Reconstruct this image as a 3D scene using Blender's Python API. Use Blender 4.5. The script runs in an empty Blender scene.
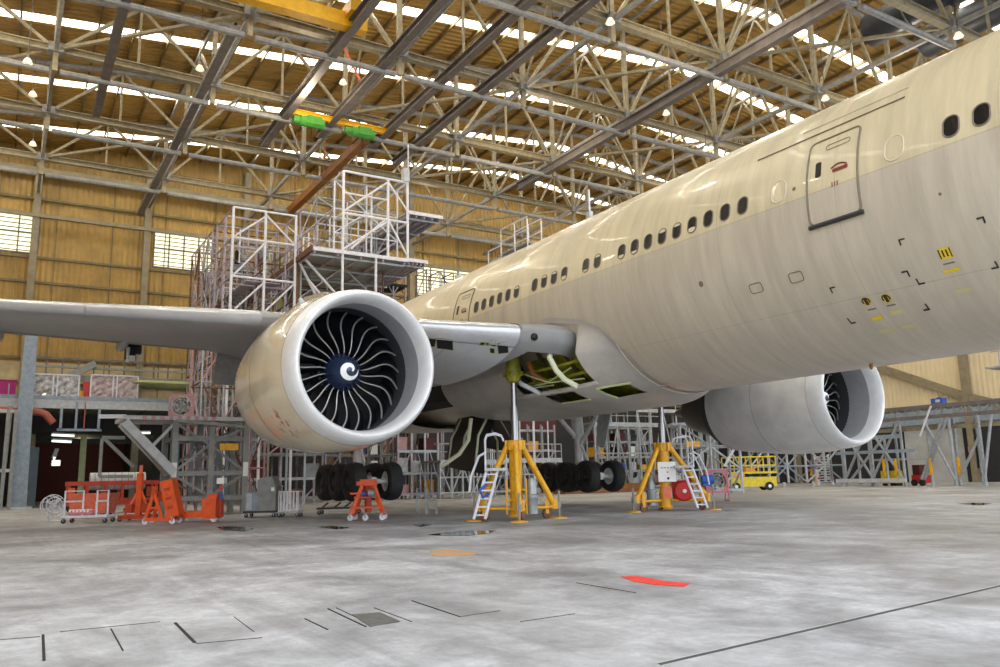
import bpy, math, random
from mathutils import Vector, Matrix
random.seed(7)
SC = bpy.context.scene; COL = SC.collection
PI = math.pi; sin = math.sin; cos = math.cos; R_ = math.radians
V = Vector

# ------------------------------------------------------------------ camera
CAM = V((12.0822, -17.0306, 1.3)); YAW, PIT, ROL, FPX = R_(148.47126), R_(10.1191), R_(-1.27265), 806.66
_f = V((cos(PIT)*cos(YAW), cos(PIT)*sin(YAW), sin(PIT)))
_r0 = V((sin(YAW), -cos(YAW), 0)); _u0 = _r0.cross(_f)
_r = cos(ROL)*_r0 + sin(ROL)*_u0; _u = -sin(ROL)*_r0 + cos(ROL)*_u0
cam = bpy.data.cameras.new('camera'); co = bpy.data.objects.new('camera', cam); COL.objects.link(co)
co.matrix_world = Matrix(((_r.x, _u.x, -_f.x, CAM.x), (_r.y, _u.y, -_f.y, CAM.y), (_r.z, _u.z, -_f.z, CAM.z), (0, 0, 0, 1)))
cam.sensor_width = 36; cam.lens = FPX*36/1000; cam.clip_end = 600; cam.clip_start = .05
SC.camera = co
def P(px, py, x=None, y=None, z=None):
    """world point where the photo's sight line meets the plane x=, y= or z="""
    D = _f + _r*((px-500)/FPX) + _u*((333.5-py)/FPX)
    t = (x-CAM.x)/D.x if x is not None else (y-CAM.y)/D.y if y is not None else (z-CAM.z)/D.z
    return CAM + D*t
def G(px, py): return P(px, py, z=0)
def pj(p):
    d = V(p)-CAM; z = d.dot(_f); return (500+FPX*d.dot(_r)/z, 333.5-FPX*d.dot(_u)/z)

# ------------------------------------------------------------------ materials
def lin(c): return tuple(((x/12.92) if x <= .04045 else ((x+.055)/1.055)**2.4) for x in c)
def mat(name, rgb, rough=.5, metal=0., noise=0., nscale=4., dark=None, bump=0., emit=None, es=1., stretch=(1, 1, 1), spec=.5, coat=0.):
    """rgb in 0..255 display values; noise mixes towards `dark` (0..255) with stains"""
    m = bpy.data.materials.new(name); m.use_nodes = True; nt = m.node_tree; b = nt.nodes['Principled BSDF']
    c = lin([x/255 for x in rgb]) + (1,)
    b.inputs['Base Color'].default_value = c; b.inputs['Roughness'].default_value = rough; b.inputs['Metallic'].default_value = metal
    b.inputs['Specular IOR Level'].default_value = spec; b.inputs['Coat Weight'].default_value = coat
    if emit:
        b.inputs['Emission Color'].default_value = lin([x/255 for x in emit]) + (1,); b.inputs['Emission Strength'].default_value = es
    if noise or bump:
        tc = nt.nodes.new('ShaderNodeTexCoord'); mp = nt.nodes.new('ShaderNodeMapping'); mp.inputs['Scale'].default_value = stretch
        nz = nt.nodes.new('ShaderNodeTexNoise'); nz.inputs['Scale'].default_value = nscale; nz.inputs['Detail'].default_value = 6; nz.inputs['Roughness'].default_value = .65
        nt.links.new(tc.outputs['Object'], mp.inputs['Vector']); nt.links.new(mp.outputs[0], nz.inputs['Vector'])
        if noise:
            d = dark or [x*.55 for x in rgb]
            rp = nt.nodes.new('ShaderNodeValToRGB'); rp.color_ramp.elements[0].position = .35; rp.color_ramp.elements[1].position = .65
            d = lin([x/255 for x in d]) + (1,)
            rp.color_ramp.elements[0].color = tuple(c[i]*(1-noise)+d[i]*noise for i in range(4)); rp.color_ramp.elements[1].color = c
            nt.links.new(nz.outputs[0], rp.inputs[0]); nt.links.new(rp.outputs[0], b.inputs['Base Color'])
        if bump:
            bp = nt.nodes.new('ShaderNodeBump'); bp.inputs['Strength'].default_value = bump; bp.inputs['Distance'].default_value = .02
            nt.links.new(nz.outputs[0], bp.inputs['Height']); nt.links.new(bp.outputs[0], b.inputs['Normal'])
    return m

M = {}
def dm(k, *a, **kw): M[k] = mat(k, *a, **kw)
dm('steel', (150, 148, 144), .55, .1, .5, 3)
dm('steel_tan', (166, 154, 126), .6, .1, .5, 3)
dm('beam_dark', (122, 114, 110), .55, .1, .5, 2)
dm('grey_paint', (150, 152, 150), .5, 0, .4, 3)
dm('light_grey', (196, 200, 204), .5, 0, .35, 4)
dm('bluegrey', (150, 165, 180), .5, 0, .4, 3)
dm('white_steel', (228, 228, 236), .45, 0, .25, 5)
dm('lavender_steel', (190, 178, 190), .5, 0, .5, 3)
dm('rust_steel', (128, 88, 66), .7, 0, .7, 3)
dm('galv', (172, 178, 182), .45, .4, .4, 4)
dm('black', (20, 20, 22), .6)
dm('tyre', (34, 34, 36), .75, 0, .4, 6, dark=(60, 58, 56))
dm('dark_inside', (24, 24, 26), .8)
dm('orange', (238, 92, 30), .42, 0, .35, 6, dark=(150, 50, 20))
dm('salmon', (238, 120, 90), .55, 0, .35, 5)
dm('redorange', (198, 66, 34), .5, 0, .5, 5)
dm('yellow', (240, 178, 28), .4, 0, .45, 5, dark=(160, 105, 20))
dm('crane_yellow', (236, 178, 26), .45, 0, .25, 3)
dm('lift_yellow', (240, 212, 26), .45, 0, .3, 5)
dm('crane_green', (70, 146, 48), .45, 0, .3, 5)
dm('arm_orange', (150, 96, 40), .6, 0, .5, 3)
dm('chrome', (150, 150, 152), .25, .95)
dm('red', (206, 44, 40), .5, 0, .3, 5)
dm('pink', (226, 140, 150), .55, 0, .35, 6)
dm('pink_dusty', (196, 150, 152), .6, 0, .4, 6)
dm('magenta', (186, 30, 124), .6, 0, .3, 5)
dm('blue', (44, 92, 180), .5, 0, .3, 5)
dm('plastic_wrap', (226, 222, 220), .25, 0, .95, 2.6, dark=(88, 82, 80), bump=.9, coat=.3)
dm('plastic_pink', (214, 196, 194), .28, 0, .9, 2.6, dark=(120, 98, 98), bump=.9, coat=.3)
dm('pale_green', (186, 196, 140), .5, 0, .3, 3)
dm('brown_box', (150, 108, 72), .8, 0, .4, 4)
dm('white_board', (236, 236, 232), .5)
dm('maroon', (92, 34, 38), .7, 0, .4, 3)
dm('red_pipe', (176, 90, 74), .5, 0, .35, 4)
dm('rubber_hose', (60, 60, 62), .6)
dm('puddle', (28, 30, 34), .04, 0, 0)
dm('pvc', (218, 222, 190), .5)
dm('duct', (70, 74, 82), .4, .4, .4, 2)
dm('zinc', (150, 146, 30), .5, 0, .75, 3.2, dark=(58, 60, 16))
dm('zinc_dark', (74, 66, 22), .6, 0, .7, 5, dark=(24, 20, 10))
dm('copper', (160, 96, 44), .4, .5, .3, 6)
dm('lamp_glass', (235, 232, 220), .15, 0, emit=(255, 240, 205), es=.55)
dm('hub_shaded', (58, 58, 60), .5, .2, .4, 6)
dm('joint_dark', (40, 40, 40), .9)
dm('fluor', (255, 255, 250), .4, emit=(235, 250, 235), es=1.6)
dm('mat_red', (226, 40, 34), .65, 0, .35, 6, dark=(240, 130, 110))
dm('mat_orange', (206, 152, 92), .7, 0, .9, 3, dark=(176, 160, 140))
dm('plate_grey', (104, 104, 102), .55, .2, .5, 8)
dm('joint', (78, 77, 76), .9)
dm('groove_light', (196, 196, 194), .5, .4)
# aircraft
dm('lip_silver', (240, 241, 242), .28, .12, .12, 3)
dm('liner', (176, 178, 182), .42, .15, .15, 3)
dm('liner_dark', (58, 60, 64), .6)
dm('blade', (22, 24, 30), .35, .1)
dm('blade_edge', (196, 192, 186), .35, .6)
dm('spinner', (38, 50, 76), .16, .1, coat=.6)
dm('spin_white', (245, 245, 245), .4)
dm('wing_grey', (156, 157, 158), .36, .1, .35, 1.2, dark=(120, 118, 114))
dm('slat', (202, 204, 208), .24, .4, .2, 2)
dm('glass_dark', (30, 27, 24), .3, 0, spec=.25)
dm('blind', (214, 204, 176), .6)
dm('seal', (120, 108, 92), .5)
dm('seal_light', (214, 204, 184), .45)
dm('mark_yellow', (232, 200, 40), .5)
dm('mark_yellow_faded', (206, 194, 138), .5)
dm('mark_black', (46, 42, 42), .5)
dm('mark_red', (128, 50, 42), .5)
dm('gear_white', (236, 236, 234), .4, .1, .3, 4)
dm('exhaust', (90, 86, 82), .35, .7, .3, 3)
dm('primer_olive', (176, 182, 126), .5, 0, .4, 1.5)
dm('cowl_plain', (240, 239, 236), .26, 0, .3, 1.3, dark=(178, 174, 168), coat=.3)
dm('fair', (186, 180, 172), .36, 0, .3, 1.2)
dm('door_dark', (56, 56, 58), .5, .1, .4, 2)

def skin_mat():
    """cream upper paint, greyer belly paint divided by the cheat line; grime streaks running down the skin"""
    m = bpy.data.materials.new('airliner_paint'); m.use_nodes = True; nt = m.node_tree; N = nt.nodes; L = nt.links; b = N['Principled BSDF']
    b.inputs['Roughness'].default_value = .34; b.inputs['Specular IOR Level'].default_value = .5; b.inputs['Coat Weight'].default_value = .15
    tc = N.new('ShaderNodeTexCoord'); sx = N.new('ShaderNodeSeparateXYZ'); L.new(tc.outputs['Object'], sx.inputs[0])
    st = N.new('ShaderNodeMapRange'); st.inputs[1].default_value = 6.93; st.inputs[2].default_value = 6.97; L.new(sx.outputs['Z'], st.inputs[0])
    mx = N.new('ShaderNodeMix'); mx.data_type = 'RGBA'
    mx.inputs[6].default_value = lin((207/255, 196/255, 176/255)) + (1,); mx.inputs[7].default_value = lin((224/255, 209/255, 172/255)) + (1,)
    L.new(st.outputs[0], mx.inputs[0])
    mp = N.new('ShaderNodeMapping'); mp.inputs['Scale'].default_value = (2.2, .25, .25); L.new(tc.outputs['Object'], mp.inputs[0])
    nz = N.new('ShaderNodeTexNoise'); nz.inputs['Scale'].default_value = 1.6; nz.inputs['Detail'].default_value = 7; nz.inputs['Roughness'].default_value = .7; L.new(mp.outputs[0], nz.inputs['Vector'])
    r1 = N.new('ShaderNodeMapRange'); r1.inputs[1].default_value = .32; r1.inputs[2].default_value = .62; r1.inputs[3].default_value = .80; r1.inputs[4].default_value = 1.0; L.new(nz.outputs[0], r1.inputs[0])
    n2 = N.new('ShaderNodeTexNoise'); n2.inputs['Scale'].default_value = .35; n2.inputs['Detail'].default_value = 4; L.new(tc.outputs['Object'], n2.inputs['Vector'])
    r2 = N.new('ShaderNodeMapRange'); r2.inputs[1].default_value = .35; r2.inputs[2].default_value = .65; r2.inputs[3].default_value = .90; r2.inputs[4].default_value = 1.0; L.new(n2.outputs[0], r2.inputs[0])
    mu = N.new('ShaderNodeMath'); mu.operation = 'MULTIPLY'; L.new(r1.outputs[0], mu.inputs[0]); L.new(r2.outputs[0], mu.inputs[1])
    # skin joints every few metres round the barrel, and lap lines along it
    w = N.new('ShaderNodeMath'); w.operation = 'MODULO'; ab = N.new('ShaderNodeMath'); ab.operation = 'ADD'; ab.inputs[1].default_value = 500.; L.new(sx.outputs['X'], ab.inputs[0]); L.new(ab.outputs[0], w.inputs[0]); w.inputs[1].default_value = 3.2
    lt = N.new('ShaderNodeMath'); lt.operation = 'LESS_THAN'; lt.inputs[1].default_value = .02; L.new(w.outputs[0], lt.inputs[0])
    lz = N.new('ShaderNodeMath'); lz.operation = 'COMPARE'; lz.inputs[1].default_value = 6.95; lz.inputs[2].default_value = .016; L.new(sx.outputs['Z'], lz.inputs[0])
    lz2 = N.new('ShaderNodeMath'); lz2.operation = 'COMPARE'; lz2.inputs[1].default_value = 4.75; lz2.inputs[2].default_value = .008; L.new(sx.outputs['Z'], lz2.inputs[0])
    sm = N.new('ShaderNodeMath'); sm.operation = 'ADD'; L.new(lt.outputs[0], sm.inputs[0]); L.new(lz2.outputs[0], sm.inputs[1])
    sm2 = N.new('ShaderNodeMath'); sm2.operation = 'ADD'; L.new(sm.outputs[0], sm2.inputs[0]); L.new(lz.outputs[0], sm2.inputs[1])
    ln = N.new('ShaderNodeMapRange'); ln.inputs[3].default_value = 1.0; ln.inputs[4].default_value = .84; L.new(sm2.outputs[0], ln.inputs[0])
    m2 = N.new('ShaderNodeMath'); m2.operation = 'MULTIPLY'; L.new(mu.outputs[0], m2.inputs[0]); L.new(ln.outputs[0], m2.inputs[1])
    sc = N.new('ShaderNodeMix'); sc.data_type = 'RGBA'; sc.blend_type = 'MULTIPLY'; sc.inputs[0].default_value = 1
    L.new(mx.outputs[2], sc.inputs[6]); L.new(m2.outputs[0], sc.inputs[7]); L.new(sc.outputs[2], b.inputs['Base Color'])
    return m
M['skin'] = skin_mat()
def cowl_mat():
    m = mat('cowl_paint', (230, 218, 192), .2, 0, .3, 1.3, dark=(190, 172, 138), coat=.6); nt = m.node_tree; N = nt.nodes; L = nt.links
    b = N['Principled BSDF']; src = b.inputs['Base Color'].links[0].from_socket
    tc = N.new('ShaderNodeTexCoord'); nz = N.new('ShaderNodeTexNoise'); nz.inputs['Scale'].default_value = 5; nz.inputs['Detail'].default_value = 5; L.new(tc.outputs['Object'], nz.inputs['Vector'])
    sx = N.new('ShaderNodeSeparateXYZ'); L.new(tc.outputs['Object'], sx.inputs[0])
    # remains of a scraped-off red emblem, low on the outer cheek
    vm = N.new('ShaderNodeVectorMath'); vm.operation = 'DISTANCE'; vm.inputs[1].default_value = (-1.75, -1.5, -1.3); L.new(tc.outputs['Object'], vm.inputs[0])
    r = N.new('ShaderNodeMapRange'); r.inputs[1].default_value = .65; r.inputs[2].default_value = .2; L.new(vm.outputs['Value'], r.inputs[0])
    g = N.new('ShaderNodeMapRange'); g.inputs[1].default_value = .5; g.inputs[2].default_value = .62; L.new(nz.outputs[0], g.inputs[0])
    mu = N.new('ShaderNodeMath'); mu.operation = 'MULTIPLY'; L.new(r.outputs[0], mu.inputs[0]); L.new(g.outputs[0], mu.inputs[1])
    mx = N.new('ShaderNodeMix'); mx.data_type = 'RGBA'; mx.inputs[7].default_value = lin((.78, .36, .28)) + (1,)
    L.new(mu.outputs[0], mx.inputs[0]); L.new(src, mx.inputs[6]); L.new(mx.outputs[2], b.inputs['Base Color'])
    return m
M['cowl'] = cowl_mat()

def floor_mat():
    m = bpy.data.materials.new('concrete_floor'); m.use_nodes = True; nt = m.node_tree; N = nt.nodes; L = nt.links; b = N['Principled BSDF']
    tc = N.new('ShaderNodeTexCoord')
    def noise(sc, det, str_=(1, 1, 1), ro=.6, dist=0):
        mp = N.new('ShaderNodeMapping'); mp.inputs['Scale'].default_value = str_; L.new(tc.outputs['Object'], mp.inputs[0])
        n = N.new('ShaderNodeTexNoise'); n.inputs['Scale'].default_value = sc; n.inputs['Detail'].default_value = det; n.inputs['Roughness'].default_value = ro; n.inputs['Distortion'].default_value = dist
        L.new(mp.outputs[0], n.inputs['Vector']); return n.outputs[0]
    def rng(s, a, b_, c, d):
        r = N.new('ShaderNodeMapRange'); r.inputs[1].default_value = a; r.inputs[2].default_value = b_; r.inputs[3].default_value = c; r.inputs[4].default_value = d; L.new(s, r.inputs[0]); return r.outputs[0]
    def mul(a, c):
        k = N.new('ShaderNodeMath'); k.operation = 'MULTIPLY'; L.new(a, k.inputs[0]); L.new(c, k.inputs[1]); return k.outputs[0]
    a = rng(noise(.28, 8, (1, 1, 1), .68, .6), .36, .62, .52, 1.0)
    c = rng(noise(1.5, 8, (1, 1, 1), .7, .4), .33, .6, .68, 1.0)
    d = rng(noise(.5, 6, (.25, 2.2, 1), .7, .8), .36, .5, .80, 1.0)
    e = rng(noise(9, 9, (1, 1, 1), .8), .36, .62, .78, 1.0)
    t = mul(mul(a, c), mul(d, e))
    rp = N.new('ShaderNodeValToRGB'); el = rp.color_ramp.elements
    el[0].position = .2; el[0].color = lin((.36, .355, .36)) + (1,); el[1].position = .95; el[1].color = lin((.82, .825, .84)) + (1,)
    k = el.new(.55); k.color = lin((.63, .632, .645)) + (1,)
    L.new(t, rp.inputs[0]); L.new(rp.outputs[0], b.inputs['Base Color'])
    L.new(rng(t, .3, .9, .38, .62), b.inputs['Roughness']); b.inputs['Specular IOR Level'].default_value = .35
    return m
M['floor'] = floor_mat()
def corr_mat(name, rgb, axis, per, rough=.5, depth=.6, dirt=.5):
    """profiled metal sheeting: ribs by bump, grime by noise"""
    m = mat(name, rgb, rough, 0, dirt, .5, stretch=(1, 1, 1)); nt = m.node_tree; N = nt.nodes; L = nt.links; b = N['Principled BSDF']
    tc = N.new('ShaderNodeTexCoord'); sx = N.new('ShaderNodeSeparateXYZ'); L.new(tc.outputs['Object'], sx.inputs[0])
    k = N.new('ShaderNodeMath'); k.operation = 'MULTIPLY'; k.inputs[1].default_value = 2*PI/per; L.new(sx.outputs[axis], k.inputs[0])
    s = N.new('ShaderNodeMath'); s.operation = 'SINE'; L.new(k.outputs[0], s.inputs[0])
    bp = N.new('ShaderNodeBump'); bp.inputs['Strength'].default_value = depth; bp.inputs['Distance'].default_value = .06; L.new(s.outputs[0], bp.inputs['Height']); L.new(bp.outputs[0], b.inputs['Normal'])
    return m
M['roof'] = corr_mat('roof_sheet', (178, 140, 68), 'X', .5, .5, .9, .35)
M['wall_yellow'] = corr_mat('wall_sheet', (184, 148, 78), 'Y', .4, .5, .6, .45)
dm('dado', (206, 186, 140), .6, 0, .4, 1.2)
dm('wing_grey_lit', (206, 209, 213), .34, .05, .15, 2)
M['wall_beige'] = corr_mat('side_wall_sheet', (232, 214, 176), 'X', .45, .5, .25, .15)
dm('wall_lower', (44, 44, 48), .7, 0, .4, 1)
dm('wall_pale', (188, 190, 190), .6, 0, .3, 1)
dm('wall_teal', (120, 140, 150), .6, 0, .3, 1)
dm('skylight', (255, 255, 250), .4, emit=(255, 250, 228), es=3.2)
dm('louvre_glow', (245, 240, 210), .4, emit=(244, 242, 205), es=.95)
dm('purlin', (118, 98, 62), .6, 0, .4, 2)
dm('girt', (126, 112, 78), .6, 0, .4, 2)
dm('col_tan', (150, 138, 112), .6, 0, .4, 2)

# ------------------------------------------------------------------ mesh builder
class MB:
    def __init__(s): s.v = []; s.f = []; s.mi = []; s.cur = 0
    def add(s, vs, fs):
        o = len(s.v); s.v += [tuple(p) for p in vs]
        for f in fs: s.f.append(tuple(i+o for i in f)); s.mi.append(s.cur)
        return s
    def box(s, c, d, rz=0., rm=None):
        m = rm or Matrix.Rotation(rz, 3, 'Z'); c = V(c); hx, hy, hz = d[0]/2, d[1]/2, d[2]/2
        vs = [c + m @ V((sx*hx, sy*hy, sz*hz)) for sz in (-1, 1) for sx, sy in ((-1, -1), (1, -1), (1, 1), (-1, 1))]
        return s.add(vs, [(3, 2, 1, 0), (4, 5, 6, 7), (0, 1, 5, 4), (1, 2, 6, 5), (2, 3, 7, 6), (3, 0, 4, 7)])
    def bbox(s, lo, hi):
        return s.box([(a+b)/2 for a, b in zip(lo, hi)], [abs(b-a) for a, b in zip(lo, hi)])
    def bar(s, a, b, w, h=None, up=(0, 0, 1)):
        a, b = V(a), V(b); h = h or w; d = (b-a); L = d.length; d.normalize(); u = V(up)
        if abs(d.dot(u)) > .98: u = V((1, 0, 0))
        x = d.cross(u).normalized(); u = x.cross(d).normalized()
        return s.box((a+b)/2, (w, L, h), rm=Matrix((x, d, u)).transposed())
    def ibeam(s, a, b, h, w, t=.03):
        a, b = V(a), V(b); d = (b-a).normalized(); u = V((0, 0, 1)) if abs(d.z) < .9 else V((1, 0, 0)); x = d.cross(u).normalized(); u = x.cross(d)
        for o, ww, hh in ((u*(h/2-t/2), w, t), (-u*(h/2-t/2), w, t), (V((0, 0, 0)), t, h-2*t)): s.bar(a+o, b+o, ww, hh, u)
        return s
    def tube(s, a, b, r, n=8, r2=None, cap=True):
        return s.sweep([a, b], [r, r if r2 is None else r2], n, cap)
    def sweep(s, pts, r, n=8, cap=True, closed=False):
        pts = [V(p) for p in pts]; K = len(pts); rr = r if isinstance(r, (list, tuple)) else [r]*K
        vs = []; fs = []; px = None
        for i, p in enumerate(pts):
            if closed: d = pts[(i+1) % K]-pts[i-1]
            else: d = pts[min(i+1, K-1)]-pts[max(i-1, 0)]
            d = d.normalized()
            if px is None:
                u = V((0, 0, 1)) if abs(d.z) < .9 else V((1, 0, 0)); px = d.cross(u).normalized()
            else:
                px = (px - d*px.dot(d)); px = px.normalized() if px.length > 1e-6 else d.orthogonal().normalized()
            py = d.cross(px)
            vs += [p + (px*cos(2*PI*k/n)+py*sin(2*PI*k/n))*rr[i] for k in range(n)]
        for i in range(K if closed else K-1):
            j = (i+1) % K
            fs += [(i*n+k, i*n+(k+1) % n, j*n+(k+1) % n, j*n+k) for k in range(n)]
        if cap and not closed: fs += [tuple(range(n))[::-1], tuple((K-1)*n+k for k in range(n))]
        return s.add(vs, fs)
    def ring(s, c, ax, R, r, n=32, m=8):
        ax = V(ax).normalized(); x = ax.orthogonal().normalized(); y = ax.cross(x)
        return s.sweep([V(c)+(x*cos(2*PI*k/n)+y*sin(2*PI*k/n))*R for k in range(n)], r, m, closed=True)
    def lathe(s, prof, c=(0, 0, 0), ax=(1, 0, 0), n=48, closed=False):
        """prof: (along, radius) pairs"""
        ax = V(ax).normalized(); x = ax.orthogonal().normalized(); y = ax.cross(x); c = V(c); vs = []; fs = []
        for t, r in prof: vs += [c+ax*t+(x*cos(2*PI*k/n)+y*sin(2*PI*k/n))*max(r, 1e-4) for k in range(n)]
        K = len(prof)
        for i in range(K if closed else K-1):
            j = (i+1) % K
            fs += [(i*n+k, i*n+(k+1) % n, j*n+(k+1) % n, j*n+k) for k in range(n)]
        return s.add(vs, fs)
    def prism(s, pts, th):
        """flat polygon (3-D points) thickened by vector th"""
        th = V(th); a = [V(p) for p in pts]; n = len(a)
        return s.add(a+[p+th for p in a], [tuple(range(n))[::-1], tuple(range(n, 2*n))]+[(i, (i+1) % n, n+(i+1) % n, n+i) for i in range(n)])
    def grid(s, fn, nu, nv, keep=None, flip=False):
        vs = [fn(i/nu, j/nv) for i in range(nu+1) for j in range(nv+1)]; fs = []
        for i in range(nu):
            for j in range(nv):
                if keep and not keep((i+.5)/nu, (j+.5)/nv): continue
                q = (i*(nv+1)+j, (i+1)*(nv+1)+j, (i+1)*(nv+1)+j+1, i*(nv+1)+j+1); fs.append(q[::-1] if flip else q)
        return s.add(vs, fs)
    def build(s, name, m, parent=None, smooth=False, at=None):
        me = bpy.data.meshes.new(name); off = V((0, 0, 0))
        if parent is not None and at is None:
            p = parent
            while p: off += p.location; p = p.parent
        elif at is not None and parent is None: off = V(at)
        vs = [(V(p)-off) for p in s.v] if off.length else s.v
        me.from_pydata(vs, [], s.f)
        ms = m if isinstance(m, (list, tuple)) else [m]
        for k in ms: me.materials.append(M[k] if isinstance(k, str) else k)
        if len(ms) > 1: me.polygons.foreach_set('material_index', s.mi)
        if smooth:
            me.polygons.foreach_set('use_smooth', [True]*len(me.polygons)); me.set_sharp_from_angle(angle=R_(38))
        me.update()
        o = bpy.data.objects.new(name, me); COL.objects.link(o)
        if parent is not None: o.parent = parent
        elif at is not None: o.location = at
        return o
def B(): return MB()
def tag(o, label, cat, group=None, kind=None):
    o['label'] = label; o['category'] = cat; o['kind'] = 'thing'
    if group: o['group'] = group
    if kind: o['kind'] = kind
    return o
def thing(name, loc, label, cat, group=None, rz=0., kind=None):
    o = bpy.data.objects.new(name, None); COL.objects.link(o); o.location = loc; o.rotation_euler.z = rz; o.empty_display_size = .3
    return tag(o, label, cat, group, kind)
def struct(o): o['kind'] = 'structure'; return o
def dup(root, loc, rz=None, label=None, group=None):
    def rec(o, p):
        c = o.copy(); COL.objects.link(c)
        if p is not None: c.parent = p
        for ch in o.children: rec(ch, c)
        return c
    r = rec(root, None); r.location = loc
    if rz is not None: r.rotation_euler.z = rz
    if label: r['label'] = label
    if group: r['group'] = group
    return r
def Tb(root, name, m, a, b, r=.03, n=6): return B().tube(a, b, r, n).build(name, m, root, True)
def Br(root, name, m, a, b, w, h=None): return B().bar(a, b, w, h).build(name, m, root)


# ================================================================== AIRLINER
AX = 6.746; RF = 3.1
air = thing('airliner', (0, 0, 0), 'large cream twin-engine airliner with its paint stripped of livery, propped on yellow jacks', 'airplane')
# fuselage: rings along x
FS = [(20.3, .02, -.9), (20.1, .42, -.88), (19.6, .85, -.8), (18.6, 1.45, -.62), (17.2, 2.05, -.38), (15.6, 2.55, -.18), (13.8, 2.9, -.05), (11.8, 3.08, 0), (10, RF, 0)]
FS += [(x, RF, 0) for x in (6, 2, -2, -6, -10, -14, -18, -22, -26, -30)]
FS += [(-33, 3.02, .06), (-36, 2.82, .24), (-39, 2.5, .5), (-42, 2.1, .82), (-45, 1.66, 1.14), (-48, 1.2, 1.42), (-51, .75, 1.62), (-53, .42, 1.7), (-53.6, .1, 1.72)]
fb = B(); fb.lathe([(x, 1) for x, _, _ in FS], n=96)
n = 96; fb.v = []
for x, r, dz in FS: fb.v += [(x, r*cos(2*PI*k/n), AX+dz+r*sin(2*PI*k/n)) for k in range(n)]
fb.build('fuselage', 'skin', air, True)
def skin(x, s, off=.006, side=-1):
    """point on the barrel; s = height above the fuselage axis"""
    s = max(-RF*.999, min(RF*.999, s)); yy = math.sqrt(RF*RF-s*s); k = (RF+off)/RF
    return V((x, side*yy*k, AX+s*k))
def hit(px, py, off=.006):
    D = _f + _r*((px-500)/FPX) + _u*((333.5-py)/FPX); R = RF+off
    oy, oz = CAM.y, CAM.z-AX; a = D.y**2+D.z**2; b = 2*(oy*D.y+oz*D.z); c = oy*oy+oz*oz-R*R
    return CAM + D*((-b-math.sqrt(b*b-4*a*c))/2/a)
def patch(b, x0, x1, s0, s1, off, rc=.0, n=6):
    """rounded rectangle lying on the barrel (s measured along the skin)"""
    a0, a1 = math.asin(s0/RF), math.asin(s1/RF); xc, ac = (x0+x1)/2, (a0+a1)/2; hx, ha = abs(x1-x0)/2, (a1-a0)/2*RF
    pts = []
    rc = min(rc, hx*.99, ha*.99)
    for q, (sx, sy) in enumerate(((1, 1), (-1, 1), (-1, -1), (1, -1))):
        for k in range(n+1):
            t = PI/2*(q+k/n); pts.append((xc+sx*(hx-rc)+rc*cos(t), ac+(sy*(ha-rc)+rc*sin(t))/RF))
    return [V((x, -(RF+off)*cos(a), AX+(RF+off)*sin(a))) for x, a in pts]
ZW = .533
def window(n_, blind=None, side=-1):
    x = -.5334*n_; p = patch(None, x-.145, x+.145, ZW-.2, ZW+.2, .006, .13)
    if side > 0: p = [V((q.x, -q.y, q.z)) for q in p]
    b = B(); b.add(p, [tuple(range(len(p)))]); w = b.build('cabin_window', 'glass_dark', air)
    B().sweep(p, .016, 6, closed=True).build('window_frame', 'seal', w, True)
    if blind:
        s0, s1 = (ZW-.19, ZW-.19+.38*blind) if blind > 0 else (ZW+.19+.38*blind, ZW+.19)
        q = patch(None, x-.115, x+.115, s0, s1, .012, .05); B().add(q, [tuple(range(len(q)))]).build('window_blind', 'blind', w)
blinds = {3: .32, 4: -.2, 5: -.25, 7: .2, 8: .25, 10: -.2, 11: .15, 13: .3, 14: -.2, 15: -.2, 18: -.25}
for k in (0, 1, 2, 3, 4, 5, 6, 7, 8, 10, 11, 13, 14, 15, 16, 18, 19, 20, 21, 22, 23, -9, -10, -11, -12, -13, -15, -16): window(k, blinds.get(k))
for k in (-1.91, -6.96):      # windows plugged flush with the skin
    x = -.5334*k; p = patch(None, x-.19, x+.19, ZW-.25, ZW+.25, .008, .17)
    B().add(p, [tuple(range(len(p)))]).build('window_plug', 'skin', air); B().sweep(p, .012, 6, closed=True).build('plug_edge', 'seal_light', air, True)
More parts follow.
